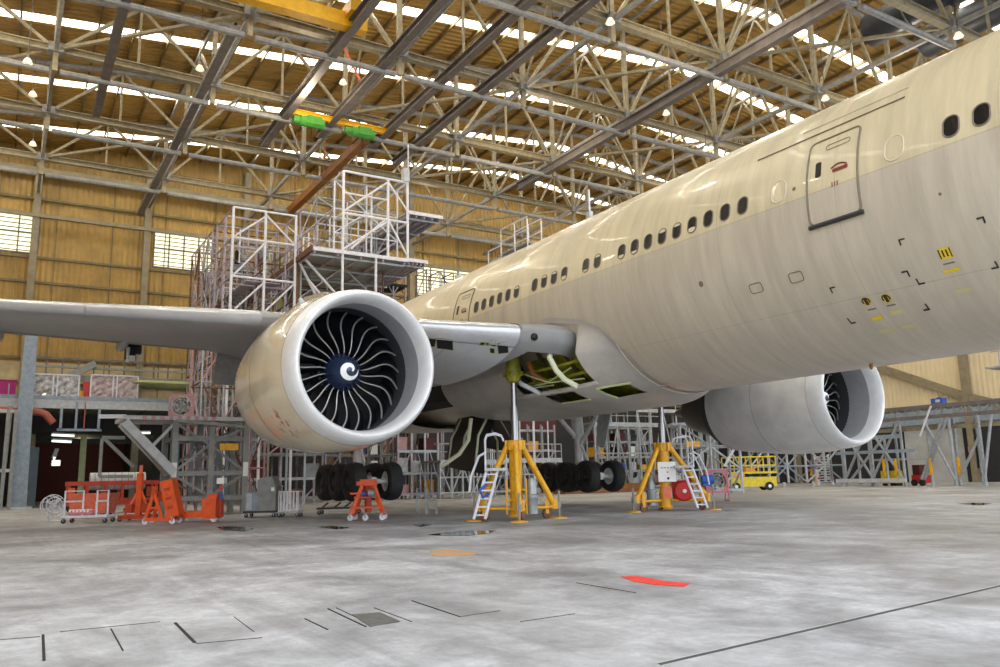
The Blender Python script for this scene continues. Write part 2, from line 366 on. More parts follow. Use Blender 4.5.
def door(x0, x1, s0, s1):
    b = B(); a0, a1 = math.asin(s0/RF), math.asin(s1/RF)
    b.grid(lambda u, v: V((x0+(x1-x0)*u, -(RF+.014)*cos(a0+(a1-a0)*v), AX+(RF+.014)*sin(a0+(a1-a0)*v))), 2, 14)
    d = b.build('cabin_door', 'skin', air, True)
    big = patch(None, x0, x1, s0, s1, .016, .12, 5)
    e = []
    for k in range(len(big)):      # more points on the long sides so that the seal follows the curve
        a, c = big[k], big[(k+1) % len(big)]; m = max(1, int((c-a).length/.15))
        for t in range(m):
            q = a.lerp(c, t/m); r = math.hypot(q.y, q.z-AX); f = (RF+.018)/r; e.append(V((q.x, q.y*f, AX+(q.z-AX)*f)))
    B().sweep(e, .022, 6, closed=True).build('door_seal', 'seal', d, True)
    xc = (x0+x1)/2; wdt = x1-x0
    q = patch(None, x0+.17*wdt, x0+.29*wdt, s0+.62*(s1-s0)-.16, s0+.62*(s1-s0)+.18, .022, .04); B().add(q, [tuple(range(len(q)))]).build('door_window', 'glass_dark', d)
    h = B(); sc = s0+.60*(s1-s0)
    h.sweep([skin(xc+.0*wdt+t*.30*wdt, sc-.04+.06*sin(PI*t), .03) for t in (0, .2, .4, .6, .8, 1)], .014, 6)
    q = patch(None, xc+.02*wdt, xc+.32*wdt, sc-.14, sc-.06, .024, .02); h.add(q, [tuple(range(len(q)))]); h.build('door_handle', 'mark_red', d)
    q = patch(None, xc-.15*wdt, xc+.32*wdt, s0+.84*(s1-s0), s0+.90*(s1-s0), .02, .05); B().sweep(q, .008, 5, closed=True).build('vent_flap', 'seal', d, True)
    m = B()
    for t in (0, .06, .12): m.add([skin(xc+t, s0+.36*(s1-s0)+z_, .02) for z_ in (0, .1)]+[skin(xc+t+.025, s0+.36*(s1-s0)+z_, .02) for z_ in (.1, 0)], [(0, 1, 2, 3)])
    m.build('instruction_marks', 'mark_red', d)
    s_ = B(); s_.sweep([skin(x0-.03+(wdt+.06)*t, s0-.03, .03) for t in (0, .5, 1)], .05, 6); s_.build('door_sill', 'door_dark', d, True)
door(1.76, 2.94, -.47, 1.36)
door(-13.95, -12.75, -.47, 1.36)
q = [skin(.2+k*.45, 1.62, .012) for k in range(9)]; B().sweep(q, .014, 5).build('rain_gutter', 'seal', air, True)
q = [skin(1.35+k*.35, 1.86, .012) for k in range(8)]; B().sweep(q, .012, 5).build('skin_seam', 'seal_light', air, True)
# corner brackets, stencils and placards on the belly
def angle_mark(px, py, ux, uy):
    c = hit(px, py); b = B(); s = c.z-AX
    for dx, ds, lx, ls in ((ux*.05, 0, .13, .028), (0, uy*.045, .032, .11)):
        p = patch(None, c.x+dx-lx/2, c.x+dx+lx/2, s+ds-ls/2, s+ds+ls/2, .008, .004, 1); b.add(p, [tuple(range(len(p)))])
    b.build('corner_mark', 'mark_black', air)
for a in ((899, 240, 1, -1), (907, 271, -1, -1), (919, 284, 1, 1), (929, 309, -1, 1), (830, 288, 1, -1), (851, 323, 1, 1), (983, 217, -1, -1), (998, 267, -1, 1)): angle_mark(*a)
def disc_mark(px, py, r, sq=False):
    c = hit(px, py); s = c.z-AX; p = patch(None, c.x-r, c.x+r, s-r*.8, s+r*.8, .008, r*(.15 if sq else .99)); o = B().add(p, [tuple(range(len(p)))]).build('service_placard', 'mark_yellow', air)
    b = B()
    if sq:
        for dx in (-.035, .035): q = patch(None, c.x+dx-.015, c.x+dx+.015, s-.06, s+.06, .012, .004, 1); b.add(q, [tuple(range(len(q)))])
        for dx in (-.1, .1): q = patch(None, c.x+dx-.012, c.x+dx+.012, s-.08, s+.08, .012, .004, 1); b.add(q, [tuple(range(len(q)))])
    else:
        q = [skin(c.x+cos(t)*r*.75, s+sin(t)*r*.6, .012) for t in [R_(-30+k*24) for k in range(11)]]; b.sweep(q, .016, 5)
        q = patch(None, c.x-.035, c.x+.035, s-.07, s+.06, .012, .01, 1); b.add(q, [tuple(range(len(q)))])
    b.build('placard_print', 'mark_black', o)
disc_mark(866, 301, .10); disc_mark(886, 298, .10); disc_mark(945, 253, .12, True)
def stripe(px, py, w, h, m, nm):
    c = hit(px, py); s = c.z-AX; q = patch(None, c.x-w/2, c.x+w/2, s-h/2, s+h/2, .008, .02, 2); B().add(q, [tuple(range(len(q)))]).build(nm, m, air)
stripe(952, 270, .3, .05, 'mark_yellow', 'yellow_stencil'); stripe(963, 290, .3, .06, 'mark_yellow_faded', 'yellow_stencil'); stripe(877, 318, .24, .06, 'mark_yellow', 'yellow_stencil')
stripe(896, 312, .26, .08, 'mark_yellow_faded', 'yellow_stencil'); stripe(886, 330, .32, .06, 'mark_yellow_faded', 'yellow_stencil'); stripe(908, 326, .28, .06, 'mark_yellow_faded', 'yellow_stencil')
stripe(949, 263, .22, .025, 'seal', 'small_print'); stripe(872, 309, .2, .025, 'seal', 'small_print'); stripe(891, 305, .2, .025, 'seal', 'small_print')
for px, py in ((756, 288), (796, 277)):
    c = hit(px, py); s = c.z-AX; q = patch(None, c.x-.17, c.x+.17, s-.1, s+.1, .008, .06); B().sweep(q, .009, 5, closed=True).build('drain_panel', 'seal', air, True)
for px, py, r in ((701, 284, .07), (794, 189, .045), (940, 194, .03)):
    c = hit(px, py); s = c.z-AX; q = patch(None, c.x-r, c.x+r, s-r, s+r, .008, r*.99); B().add(q, [tuple(range(len(q)))]).build('static_port', 'seal', air)
B().lathe([(0, .0), (0, .05), (.1, .03), (.12, 0)], hit(871, 364.5), (0, 0, -1), 10).build('beacon_light', 'copper', air, True)

# wings -----------------------------------------------------------------
WS = [(2.4, -6.1, 5.33, 14.4, 5.0, .62, 1.05), (4.4, -7.5, 5.54, 13.2, 5.2, .55, .98), (7, -9.3, 5.82, 11.3, 5.75, .48, .72), (10.5, -11.75, 6.18, 8.75, 6.45, .42, .5), (17.4, -16.45, 6.88, 6.1, 6.98, .3, .34), (26, -22.2, 7.8, 3.3, 7.85, .18, .18), (32.2, -26.5, 8.45, 1.0, 8.47, .06, .06)]
def wsec(y):
    for a, b in zip(WS, WS[1:]):
        if y <= b[0] or b is WS[-1]:
            t = (y-a[0])/(b[0]-a[0]); return [p+(q-p)*t for p, q in zip(a, b)]
def wing_pt(y, t, up, off=0.):
    _, xl, zl, ch, zt, tu, td = wsec(y)
    shp = (1.4845*math.sqrt(max(t, 0))-.63*t-1.758*t*t+1.4215*t**3-.5075*t**4)*2   # 0..1 thickness envelope
    z = zl+(zt-zl)*t + (shp*tu+off if up else -shp*td-off)
    return V((xl-ch*t-(0 if t else 0), y, z))
TU = [(1-cos(PI*k/22))/2 for k in range(23)]
def wing(side):
    b = B(); ys = [3.75, 4.4, 5.0, 5.7, 7, 8.7, 10.5, 12.8, 15, 17.4, 20.3, 23, 26, 29, 32.2]
    loop = [(t, 1) for t in TU[::-1]]+[(t, 0) for t in TU[1:]]; K = len(loop); vs = []
    for y in ys: vs += [(lambda p: (p.x, side*p.y, p.z))(wing_pt(y, t, up)) for t, up in loop]
    fs = []
    for i in range(len(ys)-1):
        for k in range(K):
            q = (i*K+k, i*K+(k+1) % K, (i+1)*K+(k+1) % K, (i+1)*K+k); fs.append(q if side > 0 else q[::-1])
    fs.append(tuple((len(ys)-1)*K+k for k in range(K)))
    # slanting cut of the stripped lower skin at the root
    for k, (t, up) in enumerate(loop):
        if side < 0: x, y, z = vs[k]; q = wing_pt(3.75 if up or t < .02 else 3.75+min(.9, t*7)*.75, t, up); vs[k] = (q.x, side*q.y, q.z)
    fs.append(tuple(range(K))[::-1] if side > 0 else tuple(range(K)))
    b.add(vs, fs); w = b.build('wing', 'wing_grey', air, True)
    def sl(y0, y1):
        s = B(); lp = [(t, 1) for t in (.085, .06, .04, .024, .012, .005, .001)]+[(t, 0) for t in (0, .002, .006, .014, .024)]
        s.grid(lambda u, v: (lambda q: V((q.x+.02, side*q.y, q.z)))(wing_pt(y0+(y1-y0)*u, lp[round(v*(len(lp)-1))][0], lp[round(v*(len(lp)-1))][1], .016)), 6, len(lp)-1, flip=side > 0)
        s.build('leading_edge_slat', 'slat', w, True)
    for a in ((4.35, 8.6), (10.7, 15.2), (15.25, 19.8), (19.85, 24.4), (24.45, 29)): sl(*a)
    s = B(); NP = [(.30, 1), (.2, 1), (.12, 1), (.07, 1), (.04, 1), (.02, 1), (.008, 1), (.001, 1), (.004, 0), (.012, 0), (.022, 0), (.034, 0)]
    cap = lambda o: (lambda u, v: (lambda q: V((q.x+.01-max(0, (3.5-q.y)/1.0)**2*.9, side*q.y, q.z)))(wing_pt(2.5+1.8*u, *NP[round(v*11)], o)))
    s.grid(cap(.03), 12, 11, flip=side > 0); s.grid(cap(0), 12, 11, flip=side < 0); fe = s.build('fixed_leading_edge', 'wing_grey', w, True)
    if side < 0:
        q = wing_pt(4.0, .003, 0, .03); lb = B(); lb.lathe([(0, .11), (.02, .10), (.04, .07), (.05, 0)], (q.x+.02, -q.y, q.z+.02), (.9, -.4, -.1), 20); lb.build('landing_light', 'glass_dark', fe, True)
    for y0, y1 in ((10.9, 14.1), (14.15, 17.35), (17.45, 21.6), (21.65, 25.8)):
        fl = B(); fl.grid(lambda u, v: (lambda q: V((q.x, side*q.y, q.z)))(wing_pt(y0+(y1-y0)*u, .70+.29*v, 0, .012)), 3, 8, flip=side > 0); fl.build('flap', 'steel', w, True)
    # drooping flaperon, flap track fairings and aileron actuator under the trailing edge
    _, xl, zl, ch, zt, tu, td = wsec(10.4)
    f = B(); xt = xl-ch
    f.add([V((xt+1.0, side*10.3, zt-.12)), V((xt+1.0, side*8.4, zt-.3)), V((xt+.1, side*8.4, zt-1.35)), V((xt+.1, side*10.3, zt-1.3)),
           V((xt+.75, side*10.3, zt-.12)), V((xt+.75, side*8.4, zt-.3)), V((xt+.0, side*8.4, zt-1.35)), V((xt+.0, side*10.3, zt-1.3))],
          [(0, 1, 2, 3), (7, 6, 5, 4), (0, 4, 5, 1), (1, 5, 6, 2), (2, 6, 7, 3), (3, 7, 4, 0)])
    f.build('flaperon', 'grey_paint', w)
    for y in (13.6, 17.5, 21.5):
        _, xl, zl, ch, zt, tu, td = wsec(y); x0 = xl-ch*.62; t = B()
        t.sweep([V((x0, side*y, zt-.16)), V((x0-ch*.12, side*y, zt-.3)), V((x0-ch*.3, side*y, zt-.28)), V((x0-ch*.42, side*y, zt-.12)), V((x0-ch*.5, side*y, zt))], [.03, .17, .16, .08, .02], 10); t.build('flap_track_fairing', 'wing_grey', w, True)
    ac = B(); y = 13.2; _, xl, zl, ch, zt, tu, td = wsec(y); x0 = xl-ch
    ac.box((x0+.15, side*y, zt-.35), (.5, .34, .6)); ac.box((x0+.45, side*(y-.25), zt-.25), (.3, .2, .4)); ac.build('exposed_hinge_bay', 'black', w)
    a2 = B(); a2.tube((x0+.42, side*(y+.1), zt-.2), (x0+.32, side*(y+.1), zt-.75), .07, 8); a2.box((x0+.42, side*(y-.05), zt-.62), (.12, .2, .2)); a2.build('hinge_actuator', 'gear_white', w, True)
    return w
wingS = wing(-1); wingP = wing(1)
for y0, y1 in ((4.35, 5.9), (5.92, 7.3), (7.32, 8.55)):  # paler patches: door daylight on the inboard underside, put into the colour
    b = B(); b.grid(lambda u, v: (lambda q: V((q.x, -q.y, q.z)))(wing_pt(y0+(y1-y0)*u, .028+.34*v, 0, .008)), 3, 14); b.build('lit_underside_patch', 'wing_grey_lit', wingS, True)
def under(px, py):
    """(y, t) on the starboard wing's underside seen at a pixel"""
    best = None
    for i in range(60):
        y = 3.2+i*.1
        for j in range(40):
            t = .01+j*.008; q = wing_pt(y, t, 0); a = pj((q.x, -q.y, q.z)); d = (a[0]-px)**2+(a[1]-py)**2
            if best is None or d < best[0]: best = (d, y, t)
    return best[1:]
def opening(px0, py0, px1, py1):
    y0, t0 = under(px0, py0); y1, t1 = under(px1, py0); y2, t2 = under(px1, py1); y3, t3 = under(px0, py1)
    def S(y, t, o): q = wing_pt(y, t, 0, o); return V((q.x, -q.y, q.z))
    c = [(y0, t0), (y1, t1), (y2, t2), (y3, t3)]
    a = [S(y, t, .03) for y, t in c]
    h = B().add(a, [(0, 1, 2, 3)]).build('access_opening', 'dark_inside', wingS)
    B().sweep(a, .011, 5, closed=True).build('opening_rim', 'zinc', h, True)
for r in ((429, 337, 436, 346), (438, 337, 453, 348), (480, 340, 484, 345), (486, 341, 489, 345), (490, 340, 494, 345), (490, 347, 494, 352), (497, 342, 508, 353)): opening(*r)

# wing-to-body fairing, partly stripped of its panels ----------------------
def fair_pt(x, th, side=-1, off=0.):
    """th: 0 at the upper edge .. 1 at the keel"""
    a0 = 41 if x > -5.15 else 41+(24.7-41)*(-5.15-x)/.5 if x > -5.65 else 24.7+(18-24.7)*(-5.65-x)/.75 if x > -6.4 else 18+(12-18)*min(1, (-6.4-x)/1.4)
    a = R_(a0+(90-a0)*th)
    fy, fz = RF*cos(a), AX-RF*sin(a)
    b = min(1, max(0, (-5.15-x)/2.5)); b = b*b*(3-2*b)
    if x < -20: b *= max(0, 1-((-20-x)/6)**2)
    q = min(1, th/.22); b *= q*q*(3-2*q)
    e = .62; w, h, zc = 3.55, 1.72, 5.15
    g = R_(90*th); ty, tz = w*abs(cos(g))**e, zc-h*abs(sin(g))**e
    tz += (AX-RF*sin(R_(a0))-zc)*(1-th)**2*.55
    y, z = fy+(ty-fy)*b, fz+(tz-fz)*b
    r = math.hypot(y, z-AX); m = RF+.015
    if r < m: y, z = y*m/r, AX+(z-AX)*m/r
    k = 1+off/max(r, 1e-3)
    return V((x, side*y*k, AX+(z-AX)*k))
X0, X1 = -5.1, -14.2
def fk(u, v):
    x = X0+(X1-X0)*u
    if -9.6 < x < -6.5 and .04 < v < .50: return False      # big bay under the wing root
    if -8.7 < x < -7.3 and .56 < v < .72: return False          # lower bay
    if -6.7 < x < -5.85 and .60 < v < .80: return False         # small forward bay
    return True
b = B(); b.grid(lambda u, v: fair_pt(X0+(X1-X0)*u, v), 91, 60, fk, True)
b.grid(lambda u, v: fair_pt(X0+(X1-X0)*u, v, 1), 91, 40)
NC = 6
def endcap(u, v):
    q = fair_pt(X1, v); c = V((X1-.35, -.6, 4.9)); k = u; return V((q.x-.9*sin(PI/2*k), q.y+(c.y-q.y)*(1-cos(PI/2*k))*.55, q.z+(c.z-q.z)*(1-cos(PI/2*k))*.55))
b.grid(endcap, NC, 50, None, True)
fairing = b.build('wing_body_fairing', 'fair', air, True)
b = B(); b.grid(lambda u, v: fair_pt(-19.4-6.4*u, v), 30, 30, None, True); b.grid(lambda u, v: fair_pt(-19.4-6.4*u, v, 1), 30, 30); b.build('aft_body_fairing', 'fair', air, True)
# inside of the bays: green primed skin, frames, hoses
b = B(); b.grid(lambda u, v: (lambda a, x: V((x, -(RF+.02)*cos(a), AX-(RF+.02)*sin(a))))(R_(34+46*v), -6.3-3.5*u), 12, 14); b.grid(lambda u, v: fair_pt(-6.5-.0*u, .05+.45*v, -1, -.35+.35*u), 3, 12)
b.build('primed_bay_skin', 'zinc', fairing, True)
fr = B()
for x in (-7.6, -8.9, -10.2):
    pts = [V((x, -(RF+.1)*cos(R_(a)), AX-(RF+.1)*sin(R_(a)))) for a in range(22, 66, 6)]
    f = B(); f.sweep(pts, .07, 6); f.build('bay_frame', 'zinc_dark', fairing, True)
for v0 in (.30, .44):
    f = B(); f.sweep([fair_pt(x, v0, -1, -.32) for x in (-6.6, -7.5, -8.5, -9.5, -10.4)], .05, 6); f.build('bay_stringer', 'zinc', fairing, True)
B().sweep([fair_pt(x, .53, -1, -.02) for x in (-6.5, -7.3, -8.2, -9, -9.8, -10.4)], .07, 6).build('sill_beam', 'fair', fairing, True)
B().sweep([fair_pt(-7.7, .08, -1, -.1), fair_pt(-7.4, .18, -1, -.02), fair_pt(-7.3, .30, -1, -.06), fair_pt(-7.3, .42, -1, -.12), fair_pt(-7.05, .53, -1, -.02)], .085, 8).build('air_duct', 'pvc', fairing, True)
B().sweep([fair_pt(-9.5, .24, -1, -.05), fair_pt(-9.2, .36, -1, .02), fair_pt(-9.0, .46, -1, -.05), fair_pt(-8.8, .53, -1, -.0)], .075, 8).build('air_duct', 'light_grey', fairing, True)
B().sweep([fair_pt(-8.9, .2, -1, -.35), fair_pt(-8.8, .32, -1, -.3), fair_pt(-8.6, .46, -1, -.35)], .09, 8).build('copper_duct', 'copper', fairing, True)
for k, (a, c) in enumerate((((-6.9, .5), (-9.2, .3)), ((-7.0, .34), (-9.4, .46)), ((-8.2, .5), (-9.8, .36)))):
    B().sweep([fair_pt(a[0], a[1], -1, -.25), fair_pt((a[0]+c[0])/2, (a[1]+c[1])/2+.03, -1, -.12), fair_pt(c[0], c[1], -1, -.25)], .025, 5).build('wire_bundle', 'pale_green', fairing, True)
for e_ in ([fair_pt(-5.85-.85*t, .60, -1, .01) for t in (0, .25, .5, .75, 1)], [fair_pt(-6.7, .6+.2*t, -1, .01) for t in (0, .5, 1)], [fair_pt(-8.7+1.4*t, .73, -1, .01) for t in (0, .33, .66, 1)]):
    B().sweep(e_, .035, 6).build('primed_edge', 'lift_yellow' if 0 else 'pale_green', fairing, True)
B().sweep([fair_pt(-5.3, v/20, -1, .0) for v in range(0, 21)], .012, 5).build('fairing_seam', 'seal_light', fairing, True)
# dangling orange blanking covers below the belly
B().sweep([hit(660, 386), hit(668, 385), hit(675, 387)], .03, 8).build('blanking_cover', 'pink_dusty', air, True)
# main wheel well: dark box, keel, drooping doors
b = B(); b.box((-16.8, 0, 4.9), (5.2, 6.2, 1.5)); b.build('wheel_well', 'dark_inside', air)
for sd in (-1, 1):
    L0, LL, H0 = (-14.6, 3.0, 2.3) if sd < 0 else (-16.8, 2.6, 1.5)
    for o_ in (0, .07): d = d if o_ else B(); d.grid(lambda u, v: V((L0-LL*u, sd*(.95-o_+.6*sin(PI*.5*v)+.15*sin(PI*u)), 3.75-H0*v+.35*u*v)), 10, 8, None, bool(o_))
    o = d.build('main_gear_door', 'door_dark', air, True)
    for x in (-15.0, -16.1, -17.2) if sd < 0 else (-17.4, -18.6): B().sweep([V((x, sd*1.02, 3.7)), V((x+.05, sd*1.52, 2.9)), V((x-.1, sd*1.58, 1.8))], .05, 6).build('door_strut', 'pvc', o, True)
B().sweep([V((-14.3, -2.2, 3.5)), V((-14.35, -2.3, 2.7)), V((-14.5, -2.6, 2.2)), V((-15.0, -3.1, 1.75))], .08, 8).build('hanging_duct', 'pvc', air, True)
# main landing gear
def gear(side):
    y0 = side*5.5; x0 = -17.25 if side < 0 else -17.95; zc = 1.26
    g = B(); g.tube((x0, y0, 1.3), (x0, y0, 3.1), .19, 16); g.tube((x0, y0, 3.0), (x0, y0-side*.15, 5.3), .27, 16); st = g.build('main_gear_leg', 'gear_white', air, True)
    B().sweep([V((x0, y0, 2.9)), V((x0+.2, y0-side*1.2, 3.9)), V((x0+.1, y0-side*2.2, 4.6))], .1, 8).build('side_brace', 'gear_white', st, True)
    B().sweep([V((x0, y0, 2.6)), V((x0+1.3, y0, 3.8)), V((x0+2.0, y0, 4.7))], .1, 8).build('drag_brace', 'gear_white', st, True)
    B().sweep([V((x0+.25, y0, 1.4)), V((x0+.62, y0, 2.0)), V((x0+.22, y0, 2.6))], .07, 6).build('torque_link', 'gear_white', st, True)
    B().sweep([V((x0-1.6, y0, zc)), V((x0, y0, zc+.1)), V((x0+1.6, y0, zc))], .16, 10).build('bogie_beam', 'gear_white', st, True)
    dd = B(); dd.prism([V((x0+.9, y0+.5, 4.4)), V((x0+1.9, y0+.5, 4.4)), V((x0+1.2, y0+.55, 2.6)), V((x0+.6, y0+.55, 2.6))], (0, .07, 0)); dd.build('leg_door', 'light_grey', st)
    for i in (-1, 0, 1):
        xx = x0+i*1.46
        B().tube((xx, y0-.75, zc), (xx, y0+.75, zc), .09, 10).build('axle', 'gear_white', st, True)
        for s in (-1, 1):
            yc = y0+s*.70; w = .29
            prof = [(-w*.8, .36), (-w, .44), (-w*.98, .55), (-w*.8, .65), (-w*.45, .69), (0, .70), (w*.45, .69), (w*.8, .65), (w*.98, .55), (w, .44), (w*.8, .36)]
            ty = B(); ty.lathe(prof, (xx, yc, zc), (0, 1, 0), 32); t = ty.build('tyre', 'tyre', st, True)
            h = B(); h.lathe([(-.2, .05), (-.21, .14), (-.1, .2), (-.13, .34), (-.2, .37), (.2, .37), (.13, .34), (.1, .2), (.21, .14), (.2, .05)], (xx, yc, zc), (0, 1, 0), 24); h.build('wheel_hub', 'hub_shaded' if s < 0 else 'gear_white', st, True)  # hubs on one side darker: shade painted into their base colour
gear(-1); gear(1)
# nose gear, out of frame, keeps the airplane whole
g = B(); g.tube((13.2, 0, 1.2), (13.2, 0, 4.2), .15, 12); ng = g.build('nose_gear_leg', 'gear_white', air, True)
for s in (-1, 1): B().lathe([(-.2, .2), (-.2, .45), (-.1, .54), (.1, .54), (.2, .45), (.2, .2)], (13.2, s*.35, 1.2), (0, 1, 0), 24).build('tyre', 'tyre', ng, True)
# tail
def surf(name, pts, th, ax):
    b = B(); vs = []
    for (xl, ch, h, o) in pts:
        for t, s in ((0, 0), (.08, .6), (.3, 1), (.65, .6), (1, 0), (.65, -.6), (.3, -1), (.08, -.6)):
            d = s*th*ch*.5; p = (xl-ch*t, d, h) if ax == 'z' else (xl-ch*t, o, h+d); vs.append(p)
    fs = [(i*8+k, i*8+(k+1) % 8, (i+1)*8+(k+1) % 8, (i+1)*8+k) for i in range(len(pts)-1) for k in range(8)]+[tuple((len(pts)-1)*8+k for k in range(8))]
    b.add(vs, fs); return b.build(name, 'primer_olive', air, True)
surf('tail_fin', [(-36.5, 9.5, AX+2.4, 0), (-39.5, 7.2, AX+5, 0), (-48.5, 3.2, AX+12.9, 0)], .1, 'z')
for s in (-1, 1): surf('tailplane', [(-43.5, 7, AX+1.0, s*1.0), (-51.5, 2.6, AX+2.0, s*10.7)], .15, 'y')

# engines: built about their own front centre, x forward -------------------
def lathe_part(b, prof, n=72): return b.lathe(prof, (0, 0, 0), (1, 0, 0), n)
def engine(loc, side):
    cw = B(); lathe_part(cw, [(-.62, 1.945), (-1.2, 2.03), (-2.0, 2.07), (-3.0, 2.07), (-4.0, 2.0), (-4.9, 1.92), (-5.4, 1.86), (-5.65, 1.82), (-5.65, 1.72), (-5.2, 1.6)])
    e = cw.build('engine_nacelle', 'cowl' if side < 0 else 'cowl_plain', air, True, at=0); e.location = loc; e.scale = (1.018,)*3
    def sub(b, name, m, smooth=True): return b.build(name, m, e, smooth, at=0)
    lp = [(-.62, 1.945), (-.40, 1.92), (-.2, 1.875), (-.07, 1.82), (-.01, 1.765), (0, 1.74), (-.02, 1.71), (-.09, 1.665), (-.22, 1.625), (-.4, 1.6), (-.52, 1.59)]
    sub(lathe_part(B(), lp, 96), 'inlet_lip', 'lip_silver')
    sub(lathe_part(B(), [(-.52, 1.588), (-.8, 1.595), (-1.2, 1.63), (-1.38, 1.65), (-1.45, 1.655)], 96), 'inlet_liner', 'liner')
    sub(lathe_part(B(), [(-1.43, 1.654), (-1.6, 1.66), (-2.6, 1.66), (-2.9, 1.6), (-2.9, .5)], 72), 'fan_case', 'liner_dark')
    sub(lathe_part(B(), [(-5.5, 1.74), (-5.9, 1.69), (-6.15, 1.6), (-6.15, 1.2)]), 'reverser_sleeve', 'liner_dark')
    sub(B().ring((-.62, 0, 0), (1, 0, 0), 1.946, .006, 96, 4), 'lip_seam', 'seal')
    sub(B().ring((-3.05, 0, 0), (1, 0, 0), 2.068, .008, 96, 4), 'cowl_seam', 'seal')
    sp = B(); lathe_part(sp, [(-1.17, .001), (-1.18, .07), (-1.22, .15), (-1.30, .26), (-1.43, .38), (-1.59, .47), (-1.77, .53), (-2.0, .56), (-2.5, .57)], 48); sp = sub(sp, 'spinner', 'spinner')
    def spr(r):      # x of the spinner surface at radius r
        pr = [(.001, -1.17), (.07, -1.18), (.15, -1.22), (.26, -1.30), (.38, -1.43), (.47, -1.59), (.53, -1.77)]
        for (a, xa), (c, xc) in zip(pr, pr[1:]):
            if r <= c: return xa+(xc-xa)*(r-a)/(c-a)
        return -1.77
    # white comma-shaped spiral
    sv = []; sf = []; K = 40
    for k in range(K+1):
        u = k/K; th = R_(-35+400*u) ; r0 = .05+.20*u**.85; wd = .012+.055*sin(PI*min(1, u*1.02))**.7 if k not in (0,) else .05
        for rr in (max(.01, r0-wd), r0+wd): sv.append(V((spr(rr)+.008, rr*cos(th)*1, rr*sin(th))))
    sf = [(2*k, 2*k+1, 2*k+3, 2*k+2) for k in range(K)]
    o = V((0, .0, .0)); b = B(); b.add(sv, sf); b.build('spiral_mark', 'spin_white', e, True, at=0)
    rv = B()
    for k in range(22): t = 2*PI*k/22; rv.box((-1.95, .575*cos(t), .575*sin(t)), (.07, .05, .05), rm=Matrix.Rotation(t, 3, 'X'))
    sub(rv, 'spinner_bolts', 'liner_dark', False)
    # 22 swept wide-chord blades with metal leading edges
    def bl():
        b = B(); NU = 14
        def pt(u, c):       # u: hub..tip, c: 0 leading edge .. 1 trailing edge
            r = .5+1.135*u; sw = .13*sin(PI*1.2*u-.3)*u**.5-.04*u**3          # S-shaped sweep seen from the front
            th = sw + (.06+.10*u)*1.15*c*(1.25); x = -1.66+.12*sin(PI*u)-.2*u-.36*c*(1-.45*u)
            return V((x, r*cos(th), r*sin(th)))
        b.grid(lambda u, v: pt(u, v), NU, 5); b.grid(lambda u, v: pt(u, v)-V((.02, 0, 0)), NU, 5, None, True)
        b.cur = 1; b.sweep([pt(k/NU, -.01) for k in range(NU+1)], [.012+.016*(k/NU) for k in range(NU+1)], 6)
        return b
    pro = None
    for k in range(22):
        if pro is None: pro = sub(bl(), 'fan_blade', ['blade', 'blade_edge']); o = pro
        else: o = pro.copy(); COL.objects.link(o); o.parent = e
        o.rotation_euler = (2*PI*(k+.5)/22, 0, 0)
    sub(lathe_part(B(), [(-6.2, 1.25), (-7.2, 1.12), (-8.0, .86), (-8.0, .8), (-6.2, 1.0)], 48), 'core_nozzle', 'exhaust')
    sub(lathe_part(B(), [(-7.2, .6), (-8.2, .42), (-9.2, .12), (-9.3, 0)], 32), 'exhaust_plug', 'exhaust')
    py = B(); vs = []
    for x, z0, z1, w in ((-1.9, 1.9, 2.0, .05), (-2.8, 1.85, 2.35, .2), (-4.3, 1.6, 2.5, .26), (-6.5, 1.3, 2.3, .26), (-9.2, .8, 2.0, .2), (-11, 1.7, 2.1, .05)):
        vs += [(x, -w, z0), (x, w, z0), (x, w, z1), (x, -w, z1)]
    py.add(vs, [(i*4+k, i*4+(k+1) % 4, (i+1)*4+(k+1) % 4, (i+1)*4+k) for i in range(5) for k in range(4)]+[(3, 2, 1, 0), (20, 21, 22, 23)]); sub(py, 'pylon', 'skin', False)
    kn = B(); kn.lathe([(0, .09), (.05, .09), (.16, .05), (.18, 0)], (-2.4, side*.9, 1.86), (0, side*.43, .9), 10); sub(kn, 'hoist_fitting', 'light_grey')
    return e
engine((-6.45, -9.5, 4.14), -1); engine((-6.45, 9.65, 4.06), 1)

# ================================================================== HANGAR SHELL
XB = -59.5; YL = -34.; YR = 56.; XD = 7.3; DX = 8.45; DY = 8.15; ZA = 24.5
TX = [-51.2+DX*k for k in range(6)]          # truss lines, back to front
NY = [-16.2+DY*j for j in range(-2, 9)]      # node lines
def zr(y): return 28.5+.095*(y+16) if y < 26 else 28.5+.095*42-.095*(y-26)
b = B(); b.add([(-90, -60, 0), (60, -60, 0), (60, 90, 0), (-90, 90, 0)], [(0, 1, 2, 3)]); struct(b.build('floor', 'floor'))
# roof sheeting (with openings left for the roof-light strips), purlins and roof lights as its parts
SKX = [x+4.1 for x in [TX[0]-DX]+TX[:-1]]                    # strip centres
b = B(); ys = [YL, 26, YR]; edges = [XB]
for x in SKX: edges += [x-.47, x+.47]
edges += [XD+1.5]
for i in range(0, len(edges), 2):
    for y0, y1 in zip(ys, ys[1:]):
        z0, z1 = zr(y0), zr(y1); x0, x1 = edges[i], edges[i+1]
        b.add([(x0, y0, z0), (x1, y0, z0), (x1, y1, z1), (x0, y1, z1), (x0, y0, z0+.12), (x1, y0, z0+.12), (x1, y1, z1+.12), (x0, y1, z1+.12)], [(0, 3, 2, 1), (4, 5, 6, 7), (0, 1, 5, 4), (2, 3, 7, 6), (0, 4, 7, 3), (1, 2, 6, 5)])
roof = struct(b.build('ceiling', 'roof'))
py_ = [YL+2.0*k for k in range(46) if YL+2.0*k < YR]
for y in py_:
    Br(roof, 'purlin', 'purlin', (XB, y, zr(y)-.14), (XD+1, y, zr(y)-.14), .1, .26)
